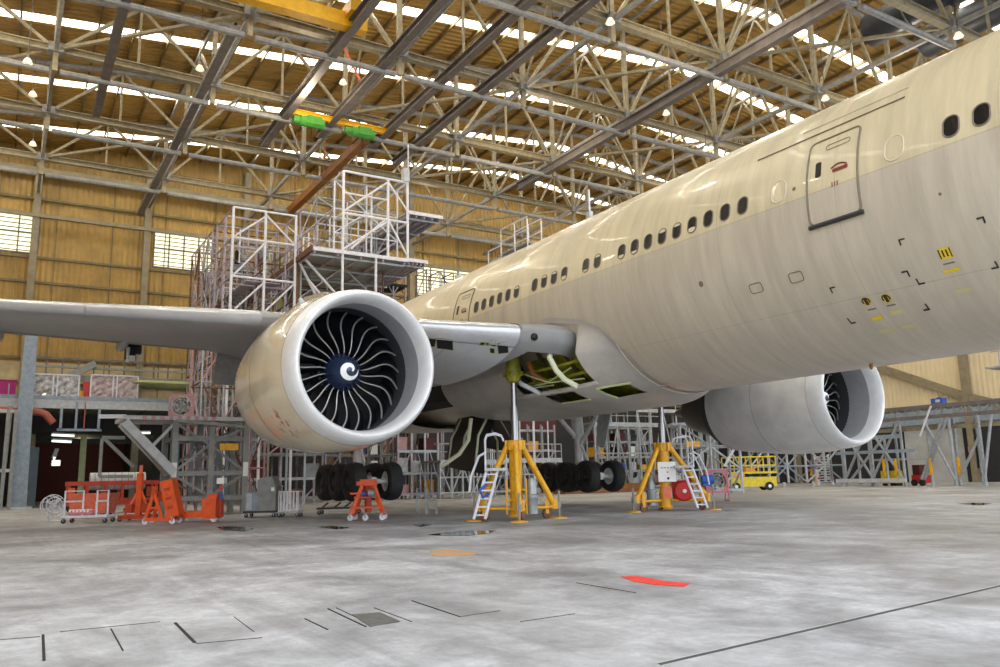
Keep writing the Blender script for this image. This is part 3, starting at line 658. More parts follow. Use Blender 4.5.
for i, x in enumerate(SKX):
    b = B()
    for y0, y1 in zip(py_, py_[1:]):
        b.add([(x-.47, y0+.07, zr(y0)+.03), (x+.47, y0+.07, zr(y0)+.03), (x+.47, y1-.07, zr(y1)+.03), (x-.47, y1-.07, zr(y1)+.03)], [(0, 3, 2, 1), (0, 1, 2, 3)])
    b.build('roof_light', 'skylight', roof)
# back wall: yellow sheeting above the mezzanine, glazed louvre panels let into it
LZ0, LZ1 = 19.5, 22.8; ZM = 7.2
cols_y = [NY[0]+DY*k for k in range(11)]
louv = [(-21.5, -15.9), (-7.4, -2.6), (17.2, 23.4), (33.5, 38.5)]
b = B(); yy = YL
b.bbox((XB-.2, YL, ZM), (XB, 6, LZ0)); b.bbox((XB-.2, 6, 10.5), (XB, YR, LZ0)); b.bbox((XB-.2, YL, LZ1), (XB, YR, 32.4))
for a, c in louv+[(YR, YR)]:
    b.bbox((XB-.2, yy, LZ0), (XB, a, LZ1)); yy = c
wb = struct(b.build('wall_back', 'wall_yellow'))
for k, (a, c) in enumerate(louv):
    g = B(); g.bbox((XB-.12, a, LZ0), (XB-.1, c, LZ1)); w = struct(g.build('window_%d' % (k+1), 'louvre_glow'))
    for q in range(9): Br(w, 'louvre_slat', 'girt', (XB-.04, a, LZ0+.2+q*.36), (XB-.04, c, LZ0+.2+q*.36), .06, .07)
    for q in range(5): Br(w, 'mullion', 'beam_dark', (XB+.02, a+(c-a)*q/4, LZ0), (XB+.02, a+(c-a)*q/4, LZ1), .1, .12)
    for z in (LZ0, (LZ0+LZ1)/2, LZ1): Br(w, 'transom', 'beam_dark', (XB+.03, a, z), (XB+.03, c, z), .1, .12)
for z in (9.2, 11.2, 13.2, 15.2, 17.2, 19.2, 24.0, 26.2, 27.8):
    Br(wb, 'girt', 'girt', (XB+.1, YL, z), (XB+.1, YR, z), .16, .2)
for k, y in enumerate([YL+3+DY/2*j for j in range(22)]):
    Br(wb, 'sheeting_rail', 'girt', (XB+.06, y, ZM), (XB+.06, y, 26), .07, .08)
for z, h in ((24.6, .5), (20.9, .3)): Br(wb, 'wind_girder', 'col_tan', (XB+.6, YL, z+1.6), (XB+.6, YR, z+1.6), .3, h)
for j, y in enumerate(cols_y):
    if not 2 <= j <= 6: continue
    t = thing('wall_column', (XB+.35, y, 0), '', 'column', 'columns along the back wall')
    c = B(); c.ibeam((XB+.4, y, 0), (XB+.4, y, zr(y)-1), .5, .5, .05); c.build('shaft', 'col_tan', t)
    B().box((XB+.4, y, .05), (.8, .8, .1)).build('base_plate', 'steel', t)
    t['label'] = {2: 'tall tan steel column on yellow back wall just right of the leftmost louvre window', 3: 'tall tan column on the yellow back wall just left of the second louvre window', 4: 'tan back wall column mostly hidden behind the white tail dock', 5: 'tan back wall column hidden behind right half of the white cantilever dock', 6: 'tall tan column just left of the louvre window by the airliner tail'}[j]
b = B(); b.bbox((XB, YL, ZM), (XB+.04, 6, 10.9)); struct(b.build('trim_2', 'dado'))
# lower back wall and the annex behind it
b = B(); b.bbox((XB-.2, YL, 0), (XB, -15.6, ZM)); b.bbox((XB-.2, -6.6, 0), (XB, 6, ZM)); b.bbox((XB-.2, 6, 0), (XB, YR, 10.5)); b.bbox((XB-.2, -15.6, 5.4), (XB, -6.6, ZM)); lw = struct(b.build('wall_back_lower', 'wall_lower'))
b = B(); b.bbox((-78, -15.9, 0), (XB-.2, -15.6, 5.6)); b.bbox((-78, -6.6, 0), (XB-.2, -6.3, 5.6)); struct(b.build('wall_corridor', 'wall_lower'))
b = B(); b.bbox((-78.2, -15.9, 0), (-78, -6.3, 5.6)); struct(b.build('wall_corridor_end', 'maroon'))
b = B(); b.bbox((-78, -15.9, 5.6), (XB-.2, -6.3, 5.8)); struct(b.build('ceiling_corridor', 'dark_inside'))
# side walls
b = B(); b.bbox((XB, YR, 7.0), (XD+1, YR+.2, 32)); struct(b.build('wall_right', 'wall_beige'))
b = B(); b.bbox((XB, YR, 0), (XD+1, YR+.2, 7.0)); struct(b.build('wall_right_lower', 'wall_pale'))
b = B(); b.bbox((-57.5, YR-.05, 0), (P(908, 470, y=YR).x, YR, 5.2)); struct(b.build('dim_interior_panel', 'wall_lower'))  # flat dark panel painting in the dim interior below the docks
b = B(); b.bbox((XB, YL-.2, 0), (XD+1, YL, 30)); struct(b.build('wall_left', 'wall_yellow'))
b = B(); b.bbox((XD+1, YL-.2, 24), (XD+1.2, YR+.2, 34)); struct(b.build('wall_front', 'wall_beige'))

# ------------------------------------------------------------------ roof steel
ORD = ['first', 'second', 'third', 'fourth', 'fifth', 'sixth', 'seventh']
for i, x in enumerate(TX):
    t = thing('roof_truss', (x, NY[0], ZA), '%s tan roof truss counted from the back wall, spanning left to right' % ORD[i], 'roof truss', 'roof trusses across the hangar')
    c = B(); c.ibeam((x, YL, ZA), (x, YR, ZA), .42, .42, .05); c.build('bottom_chord', 'steel_tan', t)
    b = B(); b.sweep([(x, YL, zr(YL)-.75), (x, 26, zr(26)-.75), (x, YR, zr(YR)-.75)], .2, 8); b.build('top_chord', 'steel', t, True)
    for j, y in enumerate(NY):
        Br(t, 'post', 'steel_tan', (x, y, ZA-1.25), (x, y, zr(y)-.5), .26, .26)
        B().box((x, y, ZA), (.75, .75, .5)).build('gusset', 'steel', t)
        if j+1 < len(NY):
            y2 = NY[j+1]; ym = (y+y2)/2; zm = zr(ym)-.75
            Tb(t, 'lower_tube', 'steel', (x, y+.25, ZA-1.25), (x, y2-.25, ZA-1.25), .17, 8)
            Br(t, 'diagonal', 'steel_tan', (x, y+.2, ZA+.1), (x, ym, zm), .17, .17); Br(t, 'diagonal', 'steel_tan', (x, y2-.2, ZA+.1), (x, ym, zm), .17, .17)
            Br(t, 'hanger', 'steel_tan', (x, ym, ZA), (x, ym, zm), .13, .13)
# lighter trusses along the hangar, on the node lines, with plan bracing
for j, y in enumerate(NY):
    if y < -30 or y > 50: continue
    t = thing('longitudinal_truss', (TX[0], y, ZA), 'tan lattice roof frame running front to back, %s from the left' % ORD[min(j-1, 6)] if j < 8 else 'tan lattice roof frame running front to back, near the right wall', 'roof truss', 'roof frames along the hangar')
    if j == 9: t['label'] = 'tan lattice roof frame running front to back, furthest right of all'
    Br(t, 'chord', 'steel', (XB+.8, y, ZA-.05), (XD, y, ZA-.05), .2, .26)
    Br(t, 'top_chord', 'steel', (XB+.8, y, zr(y)-.6), (XD, y, zr(y)-.6), .16, .2)
    for i, x in enumerate(TX[:-1]):
        if (i+j) % 2: continue
        x2 = TX[i+1]; xm = (x+x2)/2
        Br(t, 'diagonal', 'steel_tan', (x, y, ZA), (xm, y, zr(y)-.7), .12, .12); Br(t, 'diagonal', 'steel_tan', (x2, y, ZA), (xm, y, zr(y)-.7), .12, .12)
    for i in range(len(TX)-1):
        if (i+j) % 2 == 0 and y+DY < 52: Br(t, 'plan_brace', 'steel_tan', (TX[i], y, ZA), (TX[i+1], y+DY, ZA), .2, .16)
# crane runway beams under the trusses
RW = [(-13.75, -39.4, 'dark crane rail beam at far left, hanging over the wing tip'), (-3.8, -39, 'dark crane rail beam carrying right end of yellow crane'), (-1.0, -36, 'dark crane rail beam just right of the yellow crane end'),
      (2.6, -36, 'dark crane rail beam above the right end of green hoist crane'), (5.2, -38.2, 'dark crane rail beam ending right above the white tail dock'), (15.65, -38, 'long thick dark crane rail beam nearest the airliner roofline')]
for k, (y, x0, lab) in enumerate(RW):
    t = thing('crane_rail_beam', (x0, y, 23), lab, 'beam', 'crane rail beams'); h = .62 if k in (1, 5) else .46
    B().ibeam((x0, y, 23.5), (6.5, y, 23.5), h, .42, .06).build('beam', 'beam_dark', t)
    for x in TX:
        if x > x0+.3: Br(t, 'hanger', 'steel', (x, y, 23.7), (x, y, ZA), .14, .14)
# travelling cranes
t = thing('overhead_crane', (-23, -8.5, 22.4), 'bright yellow overhead crane girder at the top of the picture', 'crane')
g = B(); g.bbox((-23.45, -13.9, 23.45), (-22.85, -3.0, 24.2)); g.build('girder', 'crane_yellow', t)
b = B(); b.bbox((-24.3, -4.2, 23.85), (-22.0, -3.4, 24.5)); b.build('end_carriage', 'crane_yellow', t); b = B(); b.bbox((-24.3, -14.1, 23.85), (-22.0, -13.3, 24.5)); b.build('end_carriage', 'crane_yellow', t)
b = B()
for k in range(4): b.tube((-23.9+.5*k, -3.9, 23.9), (-23.9+.5*k, -3.6, 23.9), .14, 10)
b.build('travel_wheels', 'yellow', t, True)
t = thing('hoist_crane', (-33.3, -.5, 22.2), 'slim yellow crane beam with two green hoists above the white dock', 'crane')
B().ibeam((-33.4, -3.6, 23.45), (-33.4, 2.7, 23.45), .36, .3, .05).build('girder', 'crane_yellow', t)
for y in (-3.5, 2.6): Br(t, 'end_hanger', 'crane_yellow', (-33.4, y, 23.4), (-33.4, y, 23.9), .3, .3)
for y in (-2.35, .95):
    h = B(); h.tube((-33.4, y-.75, 23.0), (-33.4, y+.75, 23.0), .33, 14); h.bbox((-33.75, y-.35, 22.8), (-33.05, y+.5, 23.3)); ho = h.build('hoist', 'crane_green', t, True)
    c = B(); c.tube((-33.4, y-1.15, 23.0), (-33.4, y-.75, 23.0), .24, 12); c.build('hoist_motor', 'crane_green', ho, True)
    Tb(ho, 'hook_chain', 'black', (-33.4, y, 22.75), (-33.4, y, 22.0), .03, 5)
t = thing('telescopic_arm', (-43, 1.75, 22), 'long rust-orange beam sloping away behind the white tail dock', 'beam')
b = B(); b.bbox((-52, 1.5, 23.1), (-35, 2.0, 23.65)); b.build('boom', 'arm_orange', t)
for x in (-50, -43, -36): Br(t, 'hanger', 'arm_orange', (x, 1.75, 23.6), (x, 1.75, zr(1.75)-.3), .12, .12)
b = B(); b.bbox((-36.5, 1.4, 23.6), (-35.2, 2.1, 24.2)); b.build('trolley_bracket', 'arm_orange', t)
t = thing('cable_tray', (-42, -8.7, 23), 'dark cable tray running front to back under the roof, upper left', 'cable tray')
B().bbox((-58.5, -9.0, 23.5), (-26, -8.55, 23.75)).build('tray', 'beam_dark', t)
for k in range(14): Br(t, 'bracket', 'beam_dark', (-57+2.2*k, -8.75, 23.6), (-57+2.2*k, -8.75, 24.4), .3, .08)
Tb(t, 'cable', 'black', (-58, -8.7, 23.85), (-26, -8.7, 23.85), .09, 6)
t = thing('red_hose', (-25, -1, 24), 'thin orange brace hanging by the roof truss right of yellow crane', 'hose'); Tb(t, 'hose', 'salmon', P(344, 48, x=-30), P(360, 80, x=-30), .07)
# air ducts high on the right
for k, (y, z, lab) in enumerate(((24.6, 26.6, 'fat dark round air duct under the roof, top right corner'), (30.2, 27.4, 'second dark round air duct further right under the roof'))):
    t = thing('air_duct', (-3, y, z), lab, 'duct', 'round air ducts under the roof')
    B().tube((-13.5, y, z), (7, y, z), .95, 20).build('pipe', 'duct', t, True)
    for x in (-11, -5, 1): B().ring((x, y, z), (1, 0, 0), .96, .05, 24, 6).build('clamp', 'steel', t, True)
# high-bay lamps
LAMPS = [(28, 59, -34, 'glass high-bay lamp left of first column line, top left'), (33, 92, -42, 'glass high-bay lamp below the upper left one'), (33, 142, -50, 'lowest glass high-bay lamp at far left under the roof'), (200, 66, -34, 'glass high-bay lamp left of the yellow crane'), (343, 80, -33, 'glass high-bay lamp just below the yellow crane end'), (400, 127, -38, 'glass high-bay lamp above the white dock top'),
         (610, 19, -17, 'glass high-bay lamp at top middle on truss node'), (666, 111, -24, 'glass high-bay lamp above the airliner roof, middle'), (771, 49, -16, 'glass high-bay lamp right of long crane rail beam'), (825, 96, -17, 'glass high-bay lamp just above the airliner crown'), (958, 33, -8, 'glass high-bay lamp in the top right corner'), (553, 36, -22, 'glass high-bay lamp between two dark rail beams'), (498, 163, -36, 'glass high-bay lamp above the grey handrail by the tail'), (706, 147, -25, 'small glass high-bay lamp right above the fuselage windows')]
lp = None
for px, py, x, lab in LAMPS:
    c = P(px, py, x=x)
    if LAMPS[0][3] == lab:
        lp = thing('high_bay_lamp', c, lab, 'lamp', 'high-bay lamps under the roof')
        B().lathe([(.1, .03), (-.05, .06), (-.2, .08), (-.22, .12)], (0, 0, .15), (0, 0, 1), 16).build('housing', 'steel', lp, True, at=0)
        B().lathe([(-.12, .12), (-.25, .19), (-.38, .25), (-.4, .22), (-.3, .05)], (0, 0, .15), (0, 0, 1), 18).build('glass_reflector', 'lamp_glass', lp, True, at=0)
        first = lp
    else: lp = dup(first, c, label=lab)
    B().tube((0, 0, .2), (0, 0, zr(c.y)-.02-c.z), .025, 5).build('suspension_rod', 'beam_dark', lp, at=0)

# ------------------------------------------------------------------ light: sky through the open front, roof lights, warm lamps
w = bpy.data.worlds.new('sky'); SC.world = w; w.use_nodes = True; bg = w.node_tree.nodes['Background']; bg.inputs[0].default_value = (.90, .95, 1, 1); bg.inputs[1].default_value = 2.3
def point(c, e, col, r=.5):
    l = bpy.data.lights.new('bay_light', 'POINT'); l.energy = e; l.color = col; l.shadow_soft_size = r; o = bpy.data.objects.new('bay_light', l); COL.objects.link(o); o.location = c
for x in (-47, -30, -13.4):
    for y in (-20, -4, 12, 28, 44): point((x, y, 22.4), 360 if x < -40 else 560, (1, .86, .64))
def area(c, sx, sy, e, col, rot):
    l = bpy.data.lights.new('daylight', 'AREA'); l.shape = 'RECTANGLE'; l.size = sx; l.size_y = sy; l.energy = e; l.color = col; o = bpy.data.objects.new('daylight', l); COL.objects.link(o); o.location = c; o.rotation_euler = rot
SL = math.atan(.095)
for x in SKX:
    area((x, -4, zr(-4)-.02), .86, 59, 1150, (1, .96, .86), (SL, 0, 0)); area((x, 41, zr(41)-.02), .86, 29, 560, (1, .96, .86), (-SL, 0, 0))
point((-71, -11, 5.0), 120, (1, .86, .55), .3)
EXPO = 0.33

# ================================================================== GROUND EQUIPMENT
RZ = math.atan2(_r0.y, _r0.x)            # heading of the equipment rows: x to the right of the door line, y into the hangar
def local(loc, rz=RZ):
    return Matrix.Translation(V(loc)) @ Matrix.Rotation(rz, 4, 'Z')
def sub(b, name, m, par, smooth=False): return b.build(name, m, par, smooth, at=0)
def cyl(par, name, m, a, b, r, n=12, r2=None): return sub(B().tube(a, b, r, n, r2), name, m, par, True)
def bx(par, name, m, lo, hi): return sub(B().bbox(lo, hi), name, m, par)
def br(par, name, m, a, b, w, h=None): return sub(B().bar(a, b, w, h), name, m, par)
def caster(par, c, r=.09, m='rubber_hose'):
    w = B(); w.lathe([(-.03, .02), (-.03, r*.9), (-.02, r), (.02, r), (.03, r*.9), (.03, .02)], (c[0], c[1], r), (0, 1, 0), 16); o = sub(w, 'caster', m, par, True)
    f = B(); f.bbox((c[0]-.02, c[1]-.06, r), (c[0]+.02, c[1]-.045, r*2.3)); f.bbox((c[0]-.02, c[1]+.045, r), (c[0]+.02, c[1]+.06, r*2.3)); f.bbox((c[0]-.05, c[1]-.06, r*2.2), (c[0]+.05, c[1]+.06, r*2.4)); sub(f, 'caster_fork', 'galv', o)

# --- tripod jacks -------------------------------------------------------
def jack(loc, feet, top, label, ladder, board):
    j = thing('tripod_jack', loc, label, 'aircraft jack', 'yellow tripod jacks under the wing roots', RZ)
    b = B(); b.lathe([(.12, 0), (.12, .24), (.2, .24), (.2, .2), (2.15, .2), (2.15, .27), (2.4, .27), (2.4, .15), (2.42, .14)], (0, 0, 0), (0, 0, 1), 28); sub(b, 'column', 'yellow', j, True)
    for k in range(6): h = B(); h.box((.27*cos(k*PI/3), .27*sin(k*PI/3), 2.27), (.1, .1, .3), k*PI/3); sub(h, 'collar_lug', 'yellow', j)
    b = B(); b.tube((0, 0, 2.4), (0, 0, top-.75), .125, 20); b.tube((0, 0, top-.8), (0, 0, top), .095, 18); b.tube((0, 0, top-.05), (0, 0, top+.06), .07, 12); sub(b, 'ram', 'chrome', j, True)
    for k, (x, y) in enumerate(feet):
        d = V((x, y, 0)); u = d.normalized(); p = V((-u.y, u.x, 0))
        lg = B(); lg.tube(u*.25+V((0, 0, 2.24)), d*.96+V((0, 0, .42)), .095, 14); lg.tube(d*.96+V((0, 0, .3)), d*.96+V((0, 0, .6)), .11, 12); l = sub(lg, 'leg', 'yellow', j, True)
        sub(B().tube(u*.25+V((0, 0, .36)), d*.95+V((0, 0, .36)), .05, 10), 'tie_bar', 'yellow', l, True)
        sc = B(); sc.tube(d*1.08+V((0, 0, .03)), d*1.08+V((0, 0, .85)), .035, 10); sc.bar(d*.95+V((0, 0, .42)), d*1.1+V((0, 0, .42)), .14, .2); sub(sc, 'levelling_screw', 'steel', l, True)
        fp = B(); fp.lathe([(.0, .0), (0, .26), (.035, .25), (.06, .08), (.08, 0)], d*1.08, (0, 0, 1), 18); sub(fp, 'foot_pad', 'yellow', l, True)
        wc = d*.82+p*.12; w = B(); w.lathe([(-.05, .03), (-.05, .14), (-.035, .165), (.035, .165), (.05, .14), (.05, .03)], (wc.x, wc.y, .165), p, 18); sub(w, 'wheel', 'rust_steel', l, True)
        w = B(); w.bar(wc+V((0, 0, .16)), wc+V((0, 0, .62)), .16, .12); sub(w, 'wheel_bracket', 'yellow', l)
    if ladder:
        s = ladder
        for q in (-1, 1): sub(B().tube((s*(.72+.17*q), -.55, 1.52), (s*(1.12+.17*q), -.8, .1), .045, 8), 'ladder_stile', 'white_steel', j, True)
        for k in range(6):
            t = (k+.5)/6; c = V((s*.72, -.55, 1.52)).lerp(V((s*1.12, -.8, .1)), t); sub(B().bar(c-V((.17, 0, 0)), c+V((.17, 0, 0)), .07, .04), 'ladder_rung', 'white_steel', j)
        bx(j, 'work_platform', 'light_grey', (min(s*.28, s*.95), -.7, 1.5), (max(s*.28, s*.95), .1, 1.58))
        for y in (-.68, .06):
            sub(B().sweep([(s*.92, y, 1.55), (s*.92, y, 2.45), (s*.86, y, 2.58), (s*.6, y, 2.62), (s*.42, y, 2.55), (s*.36, y, 2.4)], .026, 8), 'handrail', 'white_steel', j, True)
            sub(B().sweep([(s*.92, y, 2.05), (s*1.12, y-.02, 1.95), (s*1.36, y-.05, 1.35), (s*1.42, y-.05, .9)], .024, 8), 'stair_rail', 'white_steel', j, True)
        sub(B().tube((s*.92, -.68, 2.05), (s*.92, .06, 2.05), .022, 8), 'handrail', 'white_steel', j, True)
    if board:
        sg = bx(j, 'notice_board', 'white_board', (-.3, -.42, 1.02), (.34, -.38, 1.72))
        d = B(); d.tube((.03, -.425, 1.36), (.03, -.43, 1.36), .03, 10); sub(d, 'red_button', 'red', sg, True)
        d = B(); d.tube((.05, -.425, 1.14), (.05, -.43, 1.14), .045, 10); sub(d, 'black_button', 'black', sg, True)
        b = B()
        for k in range(4): b.bbox((-.2+.11*k, -.424, 1.5), (-.12+.11*k, -.42, 1.53))
        sub(b, 'faint_print', 'red_pipe', sg)
        st = bx(j, 'red_label', 'salmon', (-.14, -.275, .45), (.16, -.268, .85))
        r = B(); r.lathe([(0, 0), (0, .33), (.12, .36), (.34, .36), (.4, .3), (.42, .06), (.46, .05), (.46, 0)], (.62, .1, .68), (0, -1, 0), 24); r.box((.62, .1, .7), (.68, .1, .72)); dr = sub(r, 'hose_reel', 'red', j, True)
        cyl(dr, 'reel_hub', 'white_board', (.62, -.3, .68), (.62, -.38, .68), .07)
        m = B(); m.tube((1.25, -.35, 1.06), (1.65, -.35, 1.06), .17, 14); m.box((1.42, -.3, .9), (.3, .3, .12)); sub(m, 'pump_motor', 'blue', j, True)
    c = B(); c.lathe([(.18, .1), (.2, .17), (.62, .17), (.66, .2), (.74, .2), (.78, .15), (1.2, .13), (1.28, .06)], ((-.52 if board else .48), -.1, 0), (0, 0, 1), 16); sub(c, 'hydraulic_reservoir', 'galv', j, True)
    if not board:
        g = B()
        for z in (.35, .62, .9): g.tube((-.3, -.35, z), (.3, -.35, z), .025, 6)
        for x in (-.3, .3): g.tube((x, -.35, .2), (x, -.35, 1.25), .025, 6)
        sub(g, 'hose_guard', 'yellow', j, True); sub(B().sweep([(-.9, -.62, 1.1), (-1.1, -.7, .95), (-1.0, -.72, .72), (-.85, -.66, .85)], .05, 8), 'blue_hose', 'blue', j, True)
    return j
JL = G(517, 520.5); jack((JL.x, JL.y, 0), [(-1.2, .05), (.05, -.95), (1.25, .75)], 4.22, 'yellow tripod jack with a white ladder at its left, under nearer wing root', -1, False)
jack((-10.15, 3.45, 0), [(-1.2, -.75), (1.5, -.35), (.2, 1.3)], 3.86, 'yellow tripod jack with white notice board, under the belly at right', 1, True)
ad = B(); ad.lathe([(0, .1), (.06, .2), (.2, .24), (.4, .24), (.9, .2)], (JL.x, JL.y, 4.2), (0, 0, 1), 16); ad.bbox((JL.x-.28, JL.y-.22, 4.42), (JL.x+.22, JL.y+.22, 4.56)); ad.build('jacking_adapter', 'zinc', air, True)

# --- wheeled service gear on the left ---------------------------------------
o = G(84, 523); t = thing('platform_trolley', o, 'white tube trolley with two open end frames and pink rolls on it', 'trolley', rz=RZ)
for x0, x1 in ((-.62, .05), (.55, .95)):
    s_ = B(); s_.sweep([(x0, -.25, .2), (x0, -.25, 1.15), (x1, -.25, 1.15), (x1, -.25, .2)], .035, 8); s_.tube((x0, -.25, .78), (x1, -.25, .78), .03, 8); sub(s_, 'end_frame', 'white_steel', t, True)
s_ = B(); s_.sweep([(.3, .2, .2), (.3, .2, .75), (.75, .2, .75), (.75, .2, .2)], .03, 8); sub(s_, 'end_frame', 'white_steel', t, True)
s_ = B(); s_.bbox((-.7, -.35, .2), (.98, .35, .28)); sub(s_, 'deck', 'white_steel', t)
for y in (-.2, .1): r = B(); r.tube((-.45, y, .38), (.4, y, .38), .1, 14); sub(r, 'roll', 'pink', t, True)
for k in range(6): bx(t, 'roll_wrap', 'white_board', (-.42+.13*k, -.31, .4), (-.36+.13*k, -.1, .5))
for x, y in ((-.6, -.3), (.9, -.3), (-.6, .3), (.9, .3)): caster(t, (x, y), .085)
o = G(53, 522); t = thing('drum_fan', o, 'round white wire fan cage tilted beside the white trolley', 'fan', rz=RZ)
b = B(); C0 = V((0, 0, .62)); ax = V((.75, -.6, .25)).normalized()
for R in (.42, .3, .18): b.ring(C0+ax*.12*(1-R/.42), ax, R, .014, 28, 5)
b.ring(C0-ax*.2, ax, .42, .018, 28, 5); sub(b, 'cage', 'white_steel', t, True)
b = B(); q = ax.orthogonal().normalized(); q2 = ax.cross(q)
for k in range(16): d = q*cos(2*PI*k/16)+q2*sin(2*PI*k/16); b.sweep([C0+ax*.12+d*.05, C0+d*.42, C0-ax*.2+d*.42], .008, 4)
sub(b, 'cage_wires', 'white_steel', t, True)
b = B(); b.tube(C0-ax*.18, C0+ax*.02, .1, 12); sub(b, 'motor', 'light_grey', t, True)
for k in range(4): d = q*cos(PI*k/2)+q2*sin(PI*k/2); e = q*cos(PI*k/2+.5)+q2*sin(PI*k/2+.5); b = B(); b.prism([C0+d*.08, C0+d*.36, C0+e*.36+ax*.05, C0+e*.08], ax*.01); sub(b, 'fan_blade', 'light_grey', t)
b = B(); b.sweep([(-.3, .25, .02), (-.25, .1, .5), (0, 0, .62)], .025, 6); b.sweep([(.25, .25, .02), (.2, .1, .5), (0, 0, .62)], .025, 6); b.tube((-.35, .25, .025), (.35, .25, .025), .025, 6); sub(b, 'stand', 'white_steel', t, True)
o = G(84, 519)+V((-1.2, .4, 0)); t = thing('wheeled_bin', o, 'salmon orange open bin behind the white trolley', 'bin', rz=RZ)
b = B(); b.add([(-.7, -.45, .2), (.75, -.45, .2), (.75, .45, .2), (-.7, .45, .2), (-.85, -.55, 1.02), (.9, -.55, 1.02), (.9, .55, 1.02), (-.85, .55, 1.02), (-.79, -.49, 1.02), (.84, -.49, 1.02), (.84, .49, 1.02), (-.79, .49, 1.02), (-.64, -.4, .28), (.69, -.4, .28), (.69, .4, .28), (-.64, .4, .28)],
      [(3, 2, 1, 0), (0, 1, 5, 4), (1, 2, 6, 5), (2, 3, 7, 6), (3, 0, 4, 7), (4, 5, 9, 8), (5, 6, 10, 9), (6, 7, 11, 10), (7, 4, 8, 11), (8, 9, 13, 12), (9, 10, 14, 13), (10, 11, 15, 14), (11, 8, 12, 15), (12, 13, 14, 15)]); sub(b, 'tub', 'salmon', t)
for x, y in ((-.55, -.3), (.6, -.3), (-.55, .3), (.6, .3)): caster(t, (x, y), .09)
# engine transport cradle, dark orange, further back
o = P(104, 497, x=-33); o.z = 0; t = thing('engine_cradle', o, 'dark orange transport cradle holding a long grey cylinder, left background', 'cradle', rz=PI/2)
for y in (-.7, .7):
    br(t, 'side_beam', 'redorange', (-1.7, y, .55), (2.4, y, .55), .22, .3); br(t, 'top_rail', 'redorange', (-1.7, y, 1.45), (2.4, y, 1.45), .16, .2)
    for k in range(6): br(t, 'upright', 'redorange', (-1.6+.78*k, y, .6), (-1.6+.78*k, y, 1.45), .12, .12)
for x in (-1.5, 2.2): br(t, 'cross_beam', 'orange', (x, -.8, 1.0), (x, .8, 1.0), .3, .5)
for x in (-1.3, 2.0):
    for y in (-.75, .75): w = B(); w.lathe([(-.1, .06), (-.1, .26), (-.07, .3), (.07, .3), (.1, .26), (.1, .06)], (x, y, .3), (0, 1, 0), 18); sub(w, 'wheel', 'tyre', t, True)
b = B(); b.tube((-.7, -.2, 1.55), (1.8, -.2, 1.55), .42, 20); cy_ = sub(b, 'grey_cylinder', 'light_grey', t, True)
for k in range(8): sub(B().ring((-.5+.3*k, -.2, 1.55), (1, 0, 0), .425, .02, 20, 5), 'cylinder_rib', 'grey_paint', cy_, True)
# orange lifting stands
o = G(138, 521); t = thing('engine_lift_stand', o, 'orange lifting stand with one tall post behind the orange A-frame', 'lift stand', rz=RZ)
br(t, 'post', 'orange', (0, 0, .15), (0, 0, 1.75), .17, .2); br(t, 'mast_tip', 'salmon', (0, 0, 1.6), (.02, 0, 2.05), .09, .1)
for a, c in (((-.55, -.4, .16), (.55, -.4, .16)), ((-.55, .4, .16), (.55, .4, .16)), ((-.5, -.4, .16), (-.5, .4, .16)), ((.5, -.4, .16), (.5, .4, .16)), ((-.55, 0, .42), (.55, 0, .42))): br(t, 'base_beam', 'redorange', a, c, .12, .14)
for s in (-1, 1): br(t, 'stay', 'orange', (s*.48, -.1, .2), (s*.05, 0, 1.1), .08, .08); bx(t, 'side_box', 'redorange', (s*.3-.12, -.2, .3), (s*.3+.12, .2, .62))
for x, y in ((-.5, -.4), (.5, -.4), (-.5, .4), (.5, .4)): caster(t, (x, y), .08)
o = G(162, 524); t = thing('a_frame_jack', o, 'orange A-frame stand on white wheels, leaning panel, by the grey dock', 'stand', rz=RZ)
for s in (-1, 1):
    br(t, 'frame_leg', 'orange', (-.45, s*.3, .15), (-.2, s*.3, 1.05), .08, .1); br(t, 'frame_leg', 'orange', (.15, s*.3, .15), (-.2, s*.3, 1.05), .08, .1); br(t, 'base_rail', 'orange', (-.5, s*.3, .17), (.5, s*.3, .17), .09, .1)
br(t, 'cross_bar', 'orange', (-.2, -.3, 1.05), (-.2, .3, 1.05), .08, .08); br(t, 'cross_bar', 'orange', (-.35, -.3, .55), (.05, -.3, .55), .06, .06)
b = B(); b.box((.3, 0, .85), (.42, .5, 1.25), rm=Matrix.Rotation(-.25, 3, 'Y')); pn = sub(b, 'tilted_panel', 'orange', t)
b = B()
for z in (.55, .85, 1.15): b.box((.28-(z-.85)*.25, -.255, z), (.2, .02, .1), rm=Matrix.Rotation(-.25, 3, 'Y'))
sub(b, 'panel_slot', 'redorange', pn)
for x, y in ((-.46, -.3), (.46, -.3), (-.46, .3), (.46, .3)): caster(t, (x, y), .1, 'white_steel')
o = G(197, 522); t = thing('pallet_lift', o, 'low orange lift truck with upright handle box, right of A-frame stand', 'lift truck', rz=RZ)
bx(t, 'fork_deck', 'orange', (-.75, -.4, .16), (.35, .4, .38)); bx(t, 'mast_box', 'orange', (.3, -.42, .12), (.78, .42, .8)); bx(t, 'motor_cover', 'orange', (.42, -.3, .8), (.76, .3, .95))
br(t, 'handle_post', 'redorange', (.84, -.1, .15), (.84, -.1, 1.35), .07, .07); bx(t, 'control_head', 'white_board', (.72, -.25, 1.3), (.98, .05, 1.5)); cyl(t, 'blue_label', 'blue', (.86, -.16, .75), (.86, -.16, 1.0), .06)
for x, y in ((-.65, -.3), (.7, -.35), (-.65, .3), (.7, .35)): caster(t, (x, y), .1, 'white_steel')
